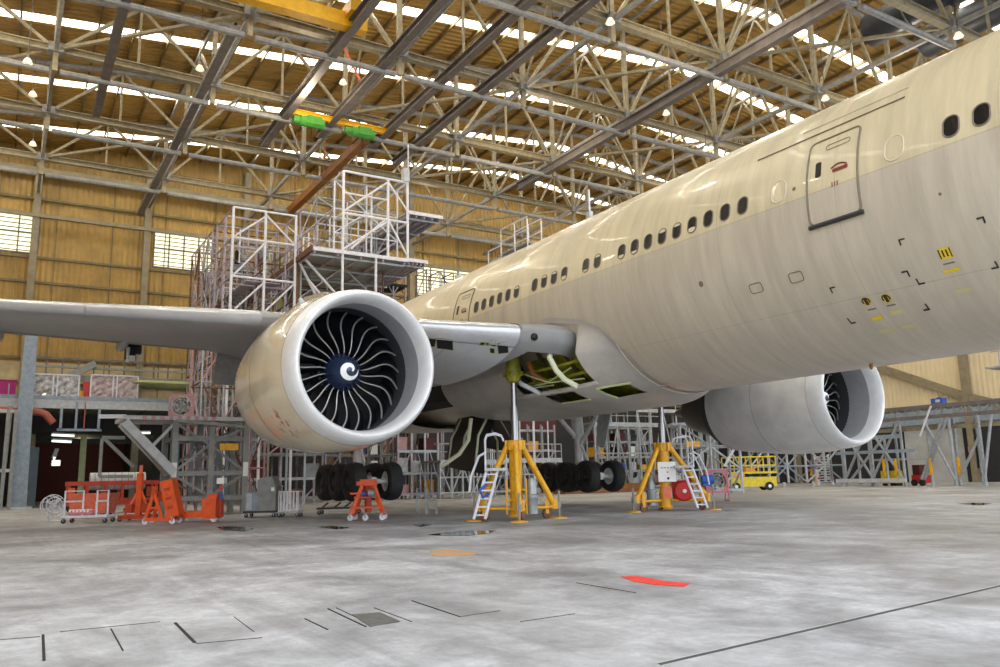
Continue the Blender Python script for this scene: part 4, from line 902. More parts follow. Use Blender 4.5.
# grey cabinet and louvred cart
o = G(262, 517); t = thing('equipment_cabinet', o, 'light grey slant-topped metal cabinet with small open end door, by dock', 'cabinet', rz=RZ)
b = B(); b.prism([(-.1, -.4, .25), (.62, -.4, .25), (.62, -.4, 1.15), (.45, -.4, 1.55), (-.1, -.4, 1.42)], (0, .8, 0)); sub(b, 'body', 'grey_paint', t)
bx(t, 'side_locker', 'bluegrey', (-.55, -.38, .25), (-.1, .3, .95)); bx(t, 'locker_door', 'light_grey', (-.5, -.4, .3), (-.3, -.38, .9)); bx(t, 'dial_plate', 'white_board', (.44, -.42, .98), (.56, -.4, 1.12))
bx(t, 'skid_base', 'rubber_hose', (-.6, -.45, .17), (.65, .42, .25))
for x, y in ((-.5, -.35), (.55, -.35), (-.5, .32), (.55, .32)): caster(t, (x, y), .075)
o = G(289, 517); t = thing('slatted_cart', o, 'white slatted cage cart right of the grey cabinet', 'cart', rz=RZ)
b = B(); b.sweep([(-.32, -.3, .25), (.42, -.3, .25), (.42, -.3, .95), (-.32, -.3, .95)], .03, 6, closed=True); b.sweep([(-.32, .3, .25), (.42, .3, .25), (.42, .3, .95), (-.32, .3, .95)], .03, 6, closed=True); sub(b, 'frame', 'white_steel', t, True)
for k in range(6): bx(t, 'slat', 'white_steel', (-.27+.12*k, -.32, .27), (-.21+.12*k, -.3, .93))
bx(t, 'floor_tray', 'light_grey', (-.35, -.33, .19), (.45, .33, .25))
for x, y in ((-.3, -.27), (.38, -.27), (-.3, .27), (.38, .27)): caster(t, (x, y), .075)
# orange axle jack under the nearer wheels
o = G(368, 520); t = thing('axle_jack', o, 'red-orange wheeled axle jack standing before the nearer landing gear', 'jack', rz=RZ)
for s in (-1, 1):
    br(t, 'splayed_leg', 'orange', (s*.15, -.2, 1.2), (s*.55, -.35, .15), .09, .1); br(t, 'splayed_leg', 'orange', (s*.15, .2, 1.2), (s*.5, .35, .15), .09, .1)
    br(t, 'base_rail', 'orange', (s*.52, -.36, .17), (s*.5, .36, .17), .07, .08)
br(t, 'top_beam', 'orange', (-.35, -.2, 1.2), (.32, -.2, 1.2), .14, .14); br(t, 'cross_bar', 'orange', (-.55, -.34, .42), (.5, -.34, .42), .06, .06); br(t, 'cross_bar', 'orange', (-.42, -.28, .75), (.4, -.28, .75), .06, .06); br(t, 'side_arm', 'orange', (-.55, -.3, .88), (-.1, -.25, .88), .06, .06)
cyl(t, 'lift_cylinder', 'redorange', (0, 0, .25), (0, 0, 1.3), .12); bx(t, 'crown', 'orange', (-.25, -.2, 1.22), (.25, .2, 1.34))
cyl(t, 'pump_body', 'galv', (.08, -.4, .88), (.28, -.4, .88), .12); cyl(t, 'blue_cap', 'blue', (-.12, -.4, .86), (.0, -.4, .86), .08)
for x, y in ((-.53, -.36), (.53, -.36), (-.5, .36), (.5, .36), (-.02, -.42)): caster(t, (x, y), .1, 'white_steel')
o = G(425, 514); t = thing('step_stand', o, 'small grey tube step stand behind the wheels, left of the ladder jack', 'steps', rz=RZ)
for x0, h in ((-.3, .95), (.05, .5)):
    for y in (-.25, .25): s_ = B(); s_.sweep([(x0, y, 0), (x0, y, h), (x0+.38, y, h), (x0+.38, y, 0)], .022, 6); sub(s_, 'side_frame', 'galv', t, True)
for x0, z in ((-.3, .72), (.05, .42), (.2, .2)): bx(t, 'tread', 'galv', (x0, -.25, z), (x0+.32, .25, z+.035))
t = thing('axle_dolly', G(338, 514), 'low dark trolley with brown struts under the nearer wheels', 'dolly', rz=RZ)
bx(t, 'deck', 'rubber_hose', (-.8, -.3, .2), (.9, .3, .27))
for s in (-.6, -.1, .3): br(t, 'strut', 'rust_steel', (s, -.2, .27), (s+.25, -.2, .46), .07, .07)
for x, y in ((-.7, -.25), (.8, -.25), (-.7, .25), (.8, .25)): caster(t, (x, y), .085)

# --- drum fans in pink frames --------------------------------------------------
def pinkfan(loc, rz, label, w, h, m):
    t = thing('drum_fan', loc, label, 'fan', None, rz); c = V((0, 0, h-.5*w)); R = w*.40
    b = B(); b.bbox((-w/2, -.2, h-w), (-w/2+.07, .2, h)); b.bbox((w/2-.07, -.2, h-w), (w/2, .2, h)); b.bbox((-w/2, -.2, h-.07), (w/2, .2, h)); b.bbox((-w/2, -.2, h-w), (w/2, .2, h-w+.07)); sub(b, 'frame', m, t)
    b = B(); K = 32; vs = []
    for k in range(K):
        a = 2*PI*k/K; d = 1/max(abs(cos(a)), abs(sin(a)))*(w/2-.03); vs += [c+V((cos(a)*R, -.18, sin(a)*R)), c+V((cos(a)*d, -.18, sin(a)*d))]
    b.add(vs, [(2*k, 2*k+1, (2*k+3) % (2*K), (2*k+2) % (2*K)) for k in range(K)]); sub(b, 'shroud', m, t)
    b = B()
    for q in (1, .7, .4): b.ring(c+V((0, -.2, 0)), (0, 1, 0), R*q, .012, 28, 4)
    sub(b, 'guard', 'light_grey', t, True)
    hb = B(); hb.tube(c+V((0, -.12, 0)), c+V((0, .12, 0)), R*.25, 14); sub(hb, 'hub', 'grey_paint', t, True)
    for k in range(6):
        a = k*PI/3; d = V((cos(a), 0, sin(a))); e = V((cos(a+.6), 0, sin(a+.6))); sub(B().prism([c+d*R*.2, c+d*R*.93, c+e*R*.93+V((0, .1, 0)), c+e*R*.2+V((0, .05, 0))], (0, .012, 0)), 'fan_blade', 'grey_paint', t)
    if h > w+.05:
        b = B()
        for x in (-w/2+.04, w/2-.04):
            for y in (-.3, .3): b.tube((x, y, .02), (x, y*.6, h-w+.03), .03, 6)
            b.tube((x, -.32, .03), (x, .32, .03), .03, 6)
        sub(b, 'stand', m, t, True)
    return t
pinkfan(G(717, 501), RZ+.1, 'pink framed drum fan on the floor right of notice-board jack', 1.1, 1.45, 'pink')

# --- scissor lift ---------------------------------------------------------------
o = G(750, 490.5); t = thing('scissor_lift', o, 'bright yellow scissor lift platform with guardrails', 'scissor lift', rz=RZ)
bx(t, 'chassis', 'lift_yellow', (-1.7, -.65, .28), (1.75, .65, .95)); bx(t, 'platform', 'lift_yellow', (-1.75, -.68, 1.18), (1.8, .68, 1.32)); bx(t, 'control_panel', 'yellow', (-1.5, -.72, .98), (-.5, -.6, 1.3))
for z in (1.75, 2.35):
    for y in (-.64, .64): cyl(t, 'guardrail', 'lift_yellow', (-1.7, y, z), (1.75, y, z), .045, 8)
    for x in (-1.7, 1.75): cyl(t, 'guardrail', 'lift_yellow', (x, -.64, z), (x, .64, z), .045, 8)
for k in range(5):
    for y in (-.64, .64): cyl(t, 'rail_post', 'lift_yellow', (-1.7+.8625*k, y, 1.3), (-1.7+.8625*k, y, 2.35), .045, 8)
for s in (-1, 1): br(t, 'scissor_arm', 'black', (-1.4, s*.3, .95), (1.4, s*.3, 1.2), .08, .1); br(t, 'scissor_arm', 'black', (1.4, s*.2, .95), (-1.4, s*.2, 1.2), .08, .1)
for x in (-1.15, 1.2):
    for y in (-.66, .66): w = B(); w.lathe([(-.1, .1), (-.1, .26), (-.06, .3), (.06, .3), (.1, .26), (.1, .1)], (x, y, .3), (0, 1, 0), 20); wh = sub(w, 'wheel', 'tyre', t, True); cyl(wh, 'hub_cap', 'white_board', (x, y-.11, .3), (x, y+.11, .3), .12)
bx(t, 'tool_box', 'yellow', (-.3, -.5, 1.32), (.3, .2, 1.6)); br(t, 'entry_gate', 'yellow', (.1, -.66, 1.35), (.9, -.66, 2.3), .05, .05)

# --- lattice helper --------------------------------------------------------------
def lattice(t, x0, x1, nx, y0, y1, ny, zs, r, m, brace='x', mr=None, sub_m=None):
    """posts, rails and braces of a steel dock; local or world coordinates of thing t"""
    mm = lambda: random.choice(m) if isinstance(m, (list, tuple)) else m
    X = [x0+(x1-x0)*i/nx for i in range(nx+1)]; Y = [y0+(y1-y0)*j/ny for j in range(ny+1)]
    for x in X:
        for y in Y: Tb(t, 'post', mm(), (x, y, zs[0]), (x, y, zs[-1]), r, 6)
    for z in zs[1:]:
        for y in Y: Tb(t, 'rail', mm(), (x0, y, z), (x1, y, z), r*.8, 6)
        for x in X: Tb(t, 'rail', mm(), (x, y0, z), (x, y1, z), r*.8, 6)
    for k in range(len(zs)-1):
        for i in range(nx):
            for y in ((Y[0], Y[-1]) if 'x' in brace else ()):
                a, c = (X[i], X[i+1]) if (i+k) % 2 else (X[i+1], X[i]); Tb(t, 'brace', mm(), (a, y, zs[k]), (c, y, zs[k+1]), r*.75, 6)
        for j in range(ny):
            for x in ((X[-1],) if 'y' in brace else ()):
                a, c = (Y[j], Y[j+1]) if (j+k) % 2 else (Y[j+1], Y[j]); Tb(t, 'brace', mm(), (x, a, zs[k]), (x, c, zs[k+1]), r*.75, 6)

# --- tail dock ----------------------------------------------------------------
t = thing('tail_dock_tower', (-42, -4.3, 0), 'tall weathered scaffold tower of the tail dock, left of the white cantilever', 'scaffold')
lattice(t, -48.5, -40.2, 6, -6.25, -2.3, 2, [0, 3, 6, 8.8, 11.3, 13.6, 15.6, 17.8], .06, ['lavender_steel', 'lavender_steel', 'rust_steel', 'galv'], 'xy')
for z in (6, 8.8, 11.3, 13.6):
    B().bbox((-48.5, -5.0, z+.02), (-37.4, -2.9, z+.08)).build('deck_boards', 'lavender_steel', t)
    for q in (.55, 1.1):
        for y in (-6.2, -4.3, -2.35): Tb(t, 'guardrail', random.choice(['lavender_steel', 'rust_steel', 'white_steel', 'galv']), (-48.5, y, z+q), (-36.2, y, z+q), .04, 5)
for k in range(60):
    x = random.uniform(-48.4, -36.8); y = random.choice([-6.1, -5.2, -4.3, -3.4, -2.5]); z = random.choice([8.8, 11.3, 13.6, 15.0]); Tb(t, 'upright', random.choice(['lavender_steel', 'rust_steel', 'white_steel', 'galv', 'rust_steel']), (x, y, z), (x, y, z+random.uniform(1.2, 2.6)), .05, 5)
for k in range(60):
    x = random.uniform(-47, -38); z = random.choice([8.0, 9.6, 10.4, 12.2, 12.9, 14.4, 15.2, 16.5]); y = random.choice([-6.1, -5.2, -4.3, -3.4]); Tb(t, 'ledger', random.choice(['lavender_steel', 'rust_steel', 'white_steel', 'galv']), (x, y, z), (x, y+random.choice([.9, 1.8]), z), .04, 5)
for k in range(24):
    x = random.uniform(-46.4, -39.5); y = random.choice([-6.15, -4.25, -2.4]); z = random.choice([8.8, 11.3, 13.6]); Tb(t, 'diagonal', random.choice(['lavender_steel', 'rust_steel', 'white_steel']), (x, y, z), (x+random.choice([-2, 2]), y, z+2.2), .045, 5)
for x, m_ in ((-36.1, 'white_steel'), (-38.1, 'lavender_steel')):
    for y in (-6.2, -4.25, -2.35): Tb(t, 'front_post', m_, (x, y, 0), (x, y, 17.8), .085, 8)
    for z in (9.6, 11.3, 13.5, 15.9, 17.8): Tb(t, 'front_rail', m_, (x, -6.2, z), (x, -2.3, z), .07, 8)
for z in (13.5, 15.9, 17.8):
    for y in (-6.2, -2.35): Tb(t, 'front_rail', 'lavender_steel', (-40.2, y, z), (-36.1, y, z), .06, 6)
for a, c in (((-6.2, 15.9), (-4.25, 17.5)), ((-6.2, 13.4), (-4.25, 15.8)), ((-6.2, 11.2), (-4.25, 13.3)), ((-4.25, 17.6), (-2.4, 15.9)), ((-6.2, 9.4), (-4.25, 11.2)), ((-4.25, 11.4), (-2.4, 13.4))): Tb(t, 'front_brace', 'white_steel', (-36.1,)+a, (-36.1,)+c, .06, 6)
B().bbox((-36.5, -2.35, 8), (-36.1, -1.95, 15.6)).build('rusty_column', 'rust_steel', t)
for z in (13.6, 11.3):
    for k in range(9): br_ = Br(t, 'guard_post', random.choice(['lavender_steel', 'white_steel']), (-48+1.3*k, -2.3, z), (-48+1.3*k, -2.3, z+1.1), .07, .07)
for k in range(14): B().box((random.uniform(-47.5, -38), random.uniform(-5.8, -2.8), random.choice([8.8, 11.3, 13.6, 15.6])+.55), (random.uniform(.3, .9), random.uniform(.3, .8), random.uniform(.5, .9))).build('stored_panel', random.choice(['galv', 'bluegrey', 'lavender_steel', 'dark_inside', 'rust_steel']), t)

t = thing('tail_dock_cantilever', (-38, 1.7, 15), 'bright white scaffold cage on a cantilever platform above the engine', 'scaffold')
lattice(t, -45, -34.6, 3, -.4, 3.9, 2, [15.05, 16.6, 18.2, 20.05], .06, ['lavender_steel', 'white_steel', 'galv', 'white_steel'], 'xy')
for y in (-.4, 2.55, 3.9): Tb(t, 'front_post', 'white_steel', (-33, y, 15), (-33, y, 20.1), .09, 8)
Tb(t, 'front_post', 'white_steel', (-33.4, 1.6, 15), (-33.4, 1.6, 19.2), .07, 8)
for z in (17.4, 20.1): Tb(t, 'front_rail', 'white_steel', (-33, -.4, z), (-33, 3.9, z), .085, 8)
Tb(t, 'front_rail', 'white_steel', (-33, -.4, 18.7), (-33, 2.55, 18.7), .06, 8)
for y in (-.4, 3.9):
    for z in (17.4, 20.1): Tb(t, 'side_rail', 'white_steel', (-33, y, z), (-34.6, y, z), .07, 8)
for a, c in (((-.4, 15.1), (2.55, 17.3)), ((-.4, 17.5), (2.55, 19.9)), ((2.55, 19.9), (3.9, 18.2)), ((2.55, 17.4), (3.9, 15.2)), ((.1, 15.2), (2.6, 17.6))): Tb(t, 'front_brace', 'white_steel', (-33,)+a, (-33,)+c, .065, 8)
for (y0, y1, z, nm) in ((-2.25, 3.9, 14.9, 'lower_deck'), (3.9, 6.4, 18.1, 'upper_deck'), (3.9, 5.3, 14.95, 'side_deck')):
    B().bbox((-46, y0, z), (-33, y1, z+.08)).build(nm, 'galv', t)
    Br(t, 'deck_edge', 'white_steel', (-32.96, y0, z+.02), (-32.96, y1, z+.02), .1, .22)
    for k in range(5): Br(t, 'deck_joist', 'lavender_steel', (-46, y0+.15+(y1-y0-.3)*k/4, z-.1), (-33.1, y0+.15+(y1-y0-.3)*k/4, z-.1), .12, .2)
    for k in range(5): Br(t, 'cross_joist', 'galv', (-45.5+3.0*k, y0, z-.22), (-45.5+3.0*k, y1, z-.22), .1, .12)
Br(t, 'deck_side_beam', 'rust_steel', (-46, -2.3, 14.95), (-33, -2.3, 14.95), .12, .34)
for k in range(12): Tb(t, 'guard_post', random.choice(['white_steel', 'lavender_steel']), (-45+1.0*k, -2.2, 15), (-45+1.0*k, -2.2, 16.2), .05, 6)
for z in (15.6, 16.2): Tb(t, 'guardrail', 'lavender_steel', (-46, -2.2, z), (-33.1, -2.2, z), .045, 6)
for y in (-.4, 1.75): Tb(t, 'support_post', 'white_steel', (-33, y, 10.4), (-33, y, 15), .085, 8)
for a, c in (((-35, -2.1, 14.8), (-33.5, -.6, 12.4)), ((-36, -2.1, 14.8), (-34.5, -1.4, 12.2)), ((-33.2, -.5, 11.0), (-34.6, -2, 13.4))): Tb(t, 'strut', 'white_steel', a, c, .08, 8)
Br(t, 'mast_box', 'light_grey', (-33, 3.75, 20.1), (-33, 3.75, 21.0), .4, .4); Tb(t, 'mast', 'white_steel', (-33, 3.95, 20.6), (-33, 3.95, 22.7), .05, 6)
for k in range(40):
    x = random.uniform(-45, -35); y = random.choice([-.3, .9, 1.75, 2.8, 3.8]); z = random.choice([15.1, 16.6]); Tb(t, 'upright', random.choice(['lavender_steel', 'white_steel', 'galv', 'white_steel']), (x, y, z), (x, y, z+random.uniform(1.0, 1.8)), .04, 5)
for k in range(10): B().box((random.uniform(-44, -36), random.uniform(0, 3.4), 15.5), (random.uniform(.4, .9), random.uniform(.4, .9), random.uniform(.5, 1.2))).build('stored_panel', random.choice(['galv', 'light_grey', 'white_board', 'lavender_steel']), t)
lattice(t, -45, -36, 3, -2, 3.5, 2, [10.6, 12.6, 14.8], .055, ['lavender_steel', 'galv', 'rust_steel'], 'xy')
# smaller docks around the tail
c = P(394, 303, x=-40); t = thing('tail_access_stand', (c.x, c.y, 0), 'dark roofed scaffold stand behind the engine, left of the tail louvre window', 'scaffold')
zt = P(394, 273, x=-40).z
lattice(t, c.x-2, c.x, 1, c.y-1, c.y+.9, 2, [0, 3, 6, 9, zt-1.6, zt], .06, ['lavender_steel', 'steel'], 'xy'); B().bbox((c.x-2.1, c.y-1.1, zt), (c.x+.1, c.y+1, zt+.35)).build('roof_box', 'lavender_steel', t); B().bbox((c.x-2.1, c.y-1.1, zt-1.0), (c.x+.1, c.y+1, zt-.8)).build('upper_floor', 'dark_inside', t)
c = P(438, 296, x=-44); t = thing('lattice_platform', (c.x, c.y, 0), 'black lattice platform against the glowing louvre window by the tail', 'scaffold'); zt = P(438, 271, x=-44).z
lattice(t, c.x-2, c.x, 1, c.y-1.0, c.y+2.6, 3, [0, 4, 8, zt-2.0, zt], .06, ['beam_dark', 'black', 'lavender_steel'], 'xy'); B().bbox((c.x-2, c.y-1, zt-2), (c.x, c.y+2.6, zt-1.85)).build('deck', 'lavender_steel', t); B().bbox((c.x-.1, c.y+1.6, zt-1.8), (c.x, c.y+2.4, zt-.1)).build('pale_panel', 'light_grey', t)
c = P(512, 262, y=14); t = thing('crown_access_stair', (c.x, c.y, 0), 'white tube handrails of a stair stand beyond the airliner roof', 'access stand')
zt = P(512, 229, y=14).z; xs = [P(px, 250, y=14).x for px in (480, 495, 508, 522, 535)]
for k, x in enumerate(xs):
    z1 = (zt-2.3, zt-1.2, zt, zt, zt-.15)[k]
    for y in (13.4, 14.6): Tb(t, 'post', 'white_steel', (x, y, 0), (x, y, z1), .05, 6)
for k in range(4):
    for y in (13.4, 14.6):
        z1 = (zt-2.3, zt-1.2, zt, zt)[k]; Tb(t, 'handrail', 'white_steel', (xs[k], y, z1), (xs[k+1], y, z1), .05, 6); Tb(t, 'knee_rail', 'white_steel', (xs[k], y, z1-.9), (xs[k+1], y, z1-.9), .04, 6)
for k in range(8): Br(t, 'tread', 'galv', (xs[0]+(xs[2]-xs[0])*k/8, 13.4, zt-3.6+k*.25), (xs[0]+(xs[2]-xs[0])*k/8, 14.6, zt-3.6+k*.25), .3, .05)
B().bbox((xs[2], 13.4, zt-1.9), (xs[4], 14.6, zt-1.8)).build('landing', 'galv', t)
c = P(590, 220, y=-.6); c.z = AX+RF-.06; t = thing('aerial_pole', c, 'thin white pole with small clamp on the airliner roof, middle right', 'pole'); Tb(t, 'pole', 'white_steel', c, (c.x, c.y, P(590, 189, y=-.6).z), .035, 6); B().bbox((c.x-.15, c.y-.15, c.z), (c.x+.15, c.y+.15, c.z+.06)).build('base', 'steel', t); B().bbox((c.x-.08, c.y-.08, c.z+.05), (c.x+.08, c.y+.08, c.z+.35)).build('clamp_box', 'light_grey', t)

# --- grey steel wing dock, left ---------------------------------------------------
t = thing('wing_dock', (-24.5, -9.5, 0), 'grey steel wing dock with cross bracing and a slanting beam', 'dock')
YP = (-10.97, -9.5, -8.07); xf, xb = -23.9, -26.3; ZD = 3.95
for x in (xf, xb):
    for y in YP: Br(t, 'post', 'grey_paint', (x, y, .5 if y == YP[1] else 0), (x, y, ZD), .24, .24)
    for z in (.72, 1.75, 3.2): Br(t, 'beam', 'grey_paint', (x, YP[0], z), (x, YP[2], z), .14, .2)
    for j in (0, 1):
        Br(t, 'brace', 'grey_paint', (x, YP[j], (.8, 1.7)[0]), (x, YP[j+1], 1.7), .1, .1) if j else Br(t, 'brace', 'grey_paint', (x, YP[0], 1.7), (x, YP[1], .8), .1, .1)
        a, c = ((ZD-.2, 3.2), (2.4, ZD-.3))[j]
    Br(t, 'brace', 'grey_paint', (x, YP[0], ZD-.1), (x, YP[1], 2.9), .1, .1); Br(t, 'brace', 'grey_paint', (x, YP[0], 1.8), (x, YP[1], 3.0), .1, .1); Br(t, 'brace', 'grey_paint', (x, YP[1], 2.9), (x, YP[2], 1.8), .1, .1); Br(t, 'brace', 'grey_paint', (x, YP[1], 3.0), (x, YP[2], 3.7), .1, .1)
for y in YP:
    for z in (.72, 1.75, 3.2): Br(t, 'tie', 'grey_paint', (xf, y, z), (xb, y, z), .12, .16)
B().bbox((xb-.3, -13.0, ZD), (xf+.25, -7.6, ZD+.16)).build('deck', 'light_grey', t)
b = B()
for k in range(9): b.bbox((xf+.25, -12.3+.34*k, ZD+.0), (xf+.28, -12.14+.34*k, ZD+.16))
b.build('deck_teeth', 'pink_dusty', t)
Br(t, 'deck_edge', 'grey_paint', (xf+.3, -11, ZD-.02), (xf+.3, -7.6, ZD-.3), .08, .12)
for dx in (0, -1.0): Br(t, 'slanting_beam', 'light_grey', (xf+.2+dx, -12.95, ZD-.1), (xf+.2+dx, -11.0, 1.8), .22, .34)
b = B(); b.bar((xf-.5, -12.8, ZD-.3), (xf-.5, -11.2, 1.75), 1.0, .06); b.build('ramp_plate', 'steel', t)
Br(t, 'knee_brace', 'light_grey', (xf, -11.95, 2.75), (xf, -11.0, ZD-.1), .12, .12)
Br(t, 'projecting_arm', 'white_steel', (xf+.1, -13.9, ZD+.1), (xf+.1, -12.9, ZD+.12), .1, .16)
for y in (-8.9, -8.2): pass
B().bbox((xf+.12, -9.2, 2.7), (xf+.3, -8.45, 2.98)).build('yellow_sign', 'yellow', t)
for y in YP[::2]: B().bbox((xf+.12, y-.1, 1.6), (xf+.15, y+.1, 2.2)).build('white_label', 'white_board', t)
for a, c in (((-13.4, 3.3), (-12.2, 2.1)), ((-13.5, 3.3), (-13.5, 1.7)), ((-13.5, 1.7), (-12.2, 1.7)), ((-13.5, 3.35), (-12.6, 3.35))): Br(t, 'underside_frame', 'grey_paint', (xb, a[0], a[1]), (xb, c[0], c[1]), .12, .14)
for y in (-10.6, -10.0, -8.9, -8.5): Br(t, 'inner_post', 'bluegrey', (xb+.9, y, .7), (xb+.9, y, 3.2), .14, .14)
pinkfan((-24.6, -10.65, ZD+.17), PI/2-.25, 'dusty pink framed fan standing on the grey wing dock', 1.0, 1.0, 'pink_dusty')
# scaffold on the dock deck and right of it
t = thing('dock_guard_scaffold', (-27.5, -9, 0), 'pink-grey scaffold tubes between the wing dock and big engine', 'scaffold')
lattice(t, -29.5, -27, 1, -9.4, -6.4, 3, [0, 2, 4.1, 6, 7.9], .05, ['lavender_steel', 'pink_dusty', 'rust_steel', 'galv'], 'xy')
B().bbox((-29.5, -9.4, 4.1), (-27, -6.4, 4.2)).build('deck', 'galv', t)

# ================================================================== MEZZANINE, RACKS, RIGHT DOCKS
t = thing('mezzanine', (-54, -14, 0), 'pale blue-grey steel mezzanine deck along the back wall, left', 'mezzanine')
B().bbox((XB+.4, -33, 6.95), (-50, 5.5, 7.15)).build('deck', 'steel', t)
Br(t, 'edge_beam', 'light_grey', (-49.9, -33, 6.85), (-49.9, 5.5, 6.85), .3, .62); Br(t, 'kick_plate', 'bluegrey', (-49.75, -33, 7.25), (-49.75, 5.5, 7.25), .06, .25)
for y in (-28, -22, -6.6, -1, 4.8): Br(t, 'column', 'bluegrey', (-50.2, y, 0), (-50.2, y, 6.6), .4, .4)
for k in range(10): Br(t, 'joist', 'beam_dark', (-59, -32+4*k, 6.8), (-50, -32+4*k, 6.8), .2, .3)
for a, c in (((-13.9, 5.1), (-13.9, 6.6)), ((-11.6, 5.1), (-11.6, 6.6)), ((-14.1, 5.1), (-11.4, 5.1))): Br(t, 'hung_frame', 'bluegrey', (-49.8, a[0], a[1]), (-49.8, c[0], c[1]), .16, .16)
Br(t, 'blue_downpipe', 'bluegrey', (-49.7, -13.0, 5.1), (-49.7, -13.0, 7), .14, .14); Br(t, 'red_downpipe', 'red_pipe', (-49.7, -12.5, 5.1), (-49.7, -12.5, 7), .07, .07)
t = thing('portal_column', (-48.6, -15.9, 0), 'broad blue-grey steel column rising past the wing at left edge', 'column')
cx = P(18, 500, x=-48.6); B().prism([(-48.9, cx.y-.52, 0), (-48.9, cx.y+.48, 0), (-48.9, cx.y+.34, 12.6), (-48.9, cx.y-.34, 12.6)], (.6, 0, 0)).build('shaft', 'bluegrey', t)
B().bbox((-49, cx.y-4.5, 12.4), (-48.2, cx.y+.5, 12.9)).build('head_beam', 'bluegrey', t); B().bbox((-49.3, cx.y-.8, 0), (-47.9, cx.y+.8, .12)).build('base_plate', 'light_grey', t)
Br(t, 'side_channel', 'grey_paint', (-48.3, cx.y-.95, 0), (-48.3, cx.y-.8, 6.5), .22, .22)
a = P(0, 410, x=-49.4); c = P(40, 412, x=-49.4); e = P(53, 423, x=-49.4)
t = thing('red_pipe', (a.x, a.y, a.z), 'dull red pipe bending down below the mezzanine edge at left', 'pipe'); B().sweep([V((a.x, a.y-6, a.z)), a, c, V((c.x, c.y+.35, c.z-.15)), e], .24, 12).build('pipe', 'red_pipe', t, True); B().ring(a+V((0, .6, 0)), (0, 1, 0), .25, .04, 16, 5).build('pipe_clip', 'steel', t, True)
# deck loads
c = P(4, 395, x=-50.8); t = thing('purple_cabinet', (c.x, c.y, 7.15), 'magenta purple box standing on the mezzanine at left edge', 'cabinet'); B().bbox((c.x-.8, c.y-2.0, 7.15), (c.x, c.y+.65, 8.4)).build('body', 'magenta', t); B().bbox((c.x, c.y+.2, 7.3), (c.x+.03, c.y+.28, 8.2)).build('door_gap', 'lavender_steel', t); B().bbox((c.x-.85, c.y-2.05, 8.4), (c.x+.05, c.y+.7, 8.46)).build('lid', 'magenta', t)
def crate(px0, px1, label, m, h):
    a = P(px0, 396, x=-50.6); c = P(px1, 397, x=-50.6); y0, y1 = a.y, c.y; t = thing('wrapped_crate', (-51, (y0+y1)/2, 7.15), label, 'crate', 'plastic-wrapped crates on the mezzanine')
    b = B(); K = 12; rng = random.Random(px0)
    b.grid(lambda u, v: V((-50.6+rng.uniform(-.04, .04), y0+.05+(y1-y0-.1)*u, 7.25+(h-.1)*v)), 12, 8, None, False); b.bbox((-52.2, y0+.05, 7.2), (-50.68, y1-.05, 7.1+h)); b.build('plastic_sheet', m, t)
    for y in (y0, (y0+y1)/2-.1, (y0+y1)/2+.15, y1): Br(t, 'frame_post', 'white_steel', (-50.52, y, 7.15), (-50.52, y, 7.15+h), .09, .09)
    Br(t, 'top_rail', 'white_steel', (-50.52, y0, 7.15+h), (-50.52, y1, 7.15+h), .09, .09); Br(t, 'skid', 'black', (-50.5, y0, 7.22), (-50.5, y1, 7.22), .12, .16)
crate(29, 78, 'clear plastic-wrapped crate with white frame, first right of the portal column', 'plastic_wrap', 1.75); crate(90, 137, 'pinkish plastic-wrapped crate nearer the olive tailplane', 'plastic_pink', 1.85)
c = P(84, 396, x=-50.8); t = thing('fire_point', (c.x, c.y, 7.15), 'red and yellow drum stand between the two wrapped crates', 'drum'); B().bbox((c.x-.3, c.y-.1, 7.15), (c.x, c.y+.3, 8.5)).build('red_panel', 'red', t); B().lathe([(0, 0), (0, .28), (.35, .3), (.7, .28), (.7, 0)], (c.x-.1, c.y-.3, 7.15), (0, 0, 1), 16).build('yellow_drum', 'yellow', t, True)
t = thing('wall_gantry', (-57.5, -8, 9), 'grey pipe gantry walkway on the back wall behind the wing', 'walkway')
g0, g1 = P(30, 362, x=-57.5), P(196, 372, x=-57.5)
for z, w_, m_ in ((9.5, .5, 'steel'), (10.35, .16, 'grey_paint'), (11.0, .14, 'beam_dark')): Br(t, 'long_rail', m_, (-57.5, g0.y, z), (-57.5, g1.y, z), .2, w_)
for k in range(12): y = g0.y+(g1.y-g0.y)*k/11; Br(t, 'post', 'beam_dark', (-57.5, y, 9.2), (-57.5, y, 11.05), .1, .1)
for k in range(3): Br(t, 'wall_bracket', 'grey_paint', (XB+.4, g0.y+3*k*1.3, 9.4), (-57.5, g0.y+3*k*1.3, 9.5), .2, .2)
Br(t, 'duct_elbow', 'grey_paint', (-57.2, g0.y+2.0, 9.2), (-57.2, g0.y+4.4, 10.7), .5, .5)
for k, y in enumerate((-2.6, -1.9, -1.2, -.6)):
    pass
t = thing('wall_pipes', (-57, -1.5, 0), 'bundle of rusty vertical pipes on the back wall beside the tail dock', 'pipes')
for y in (-3.4, -2.9, -2.4, -1.7): Tb(t, 'pipe', random.choice(['rust_steel', 'arm_orange', 'steel']), (-57, y, 7.2), (-57, y, 13), .14, 8)
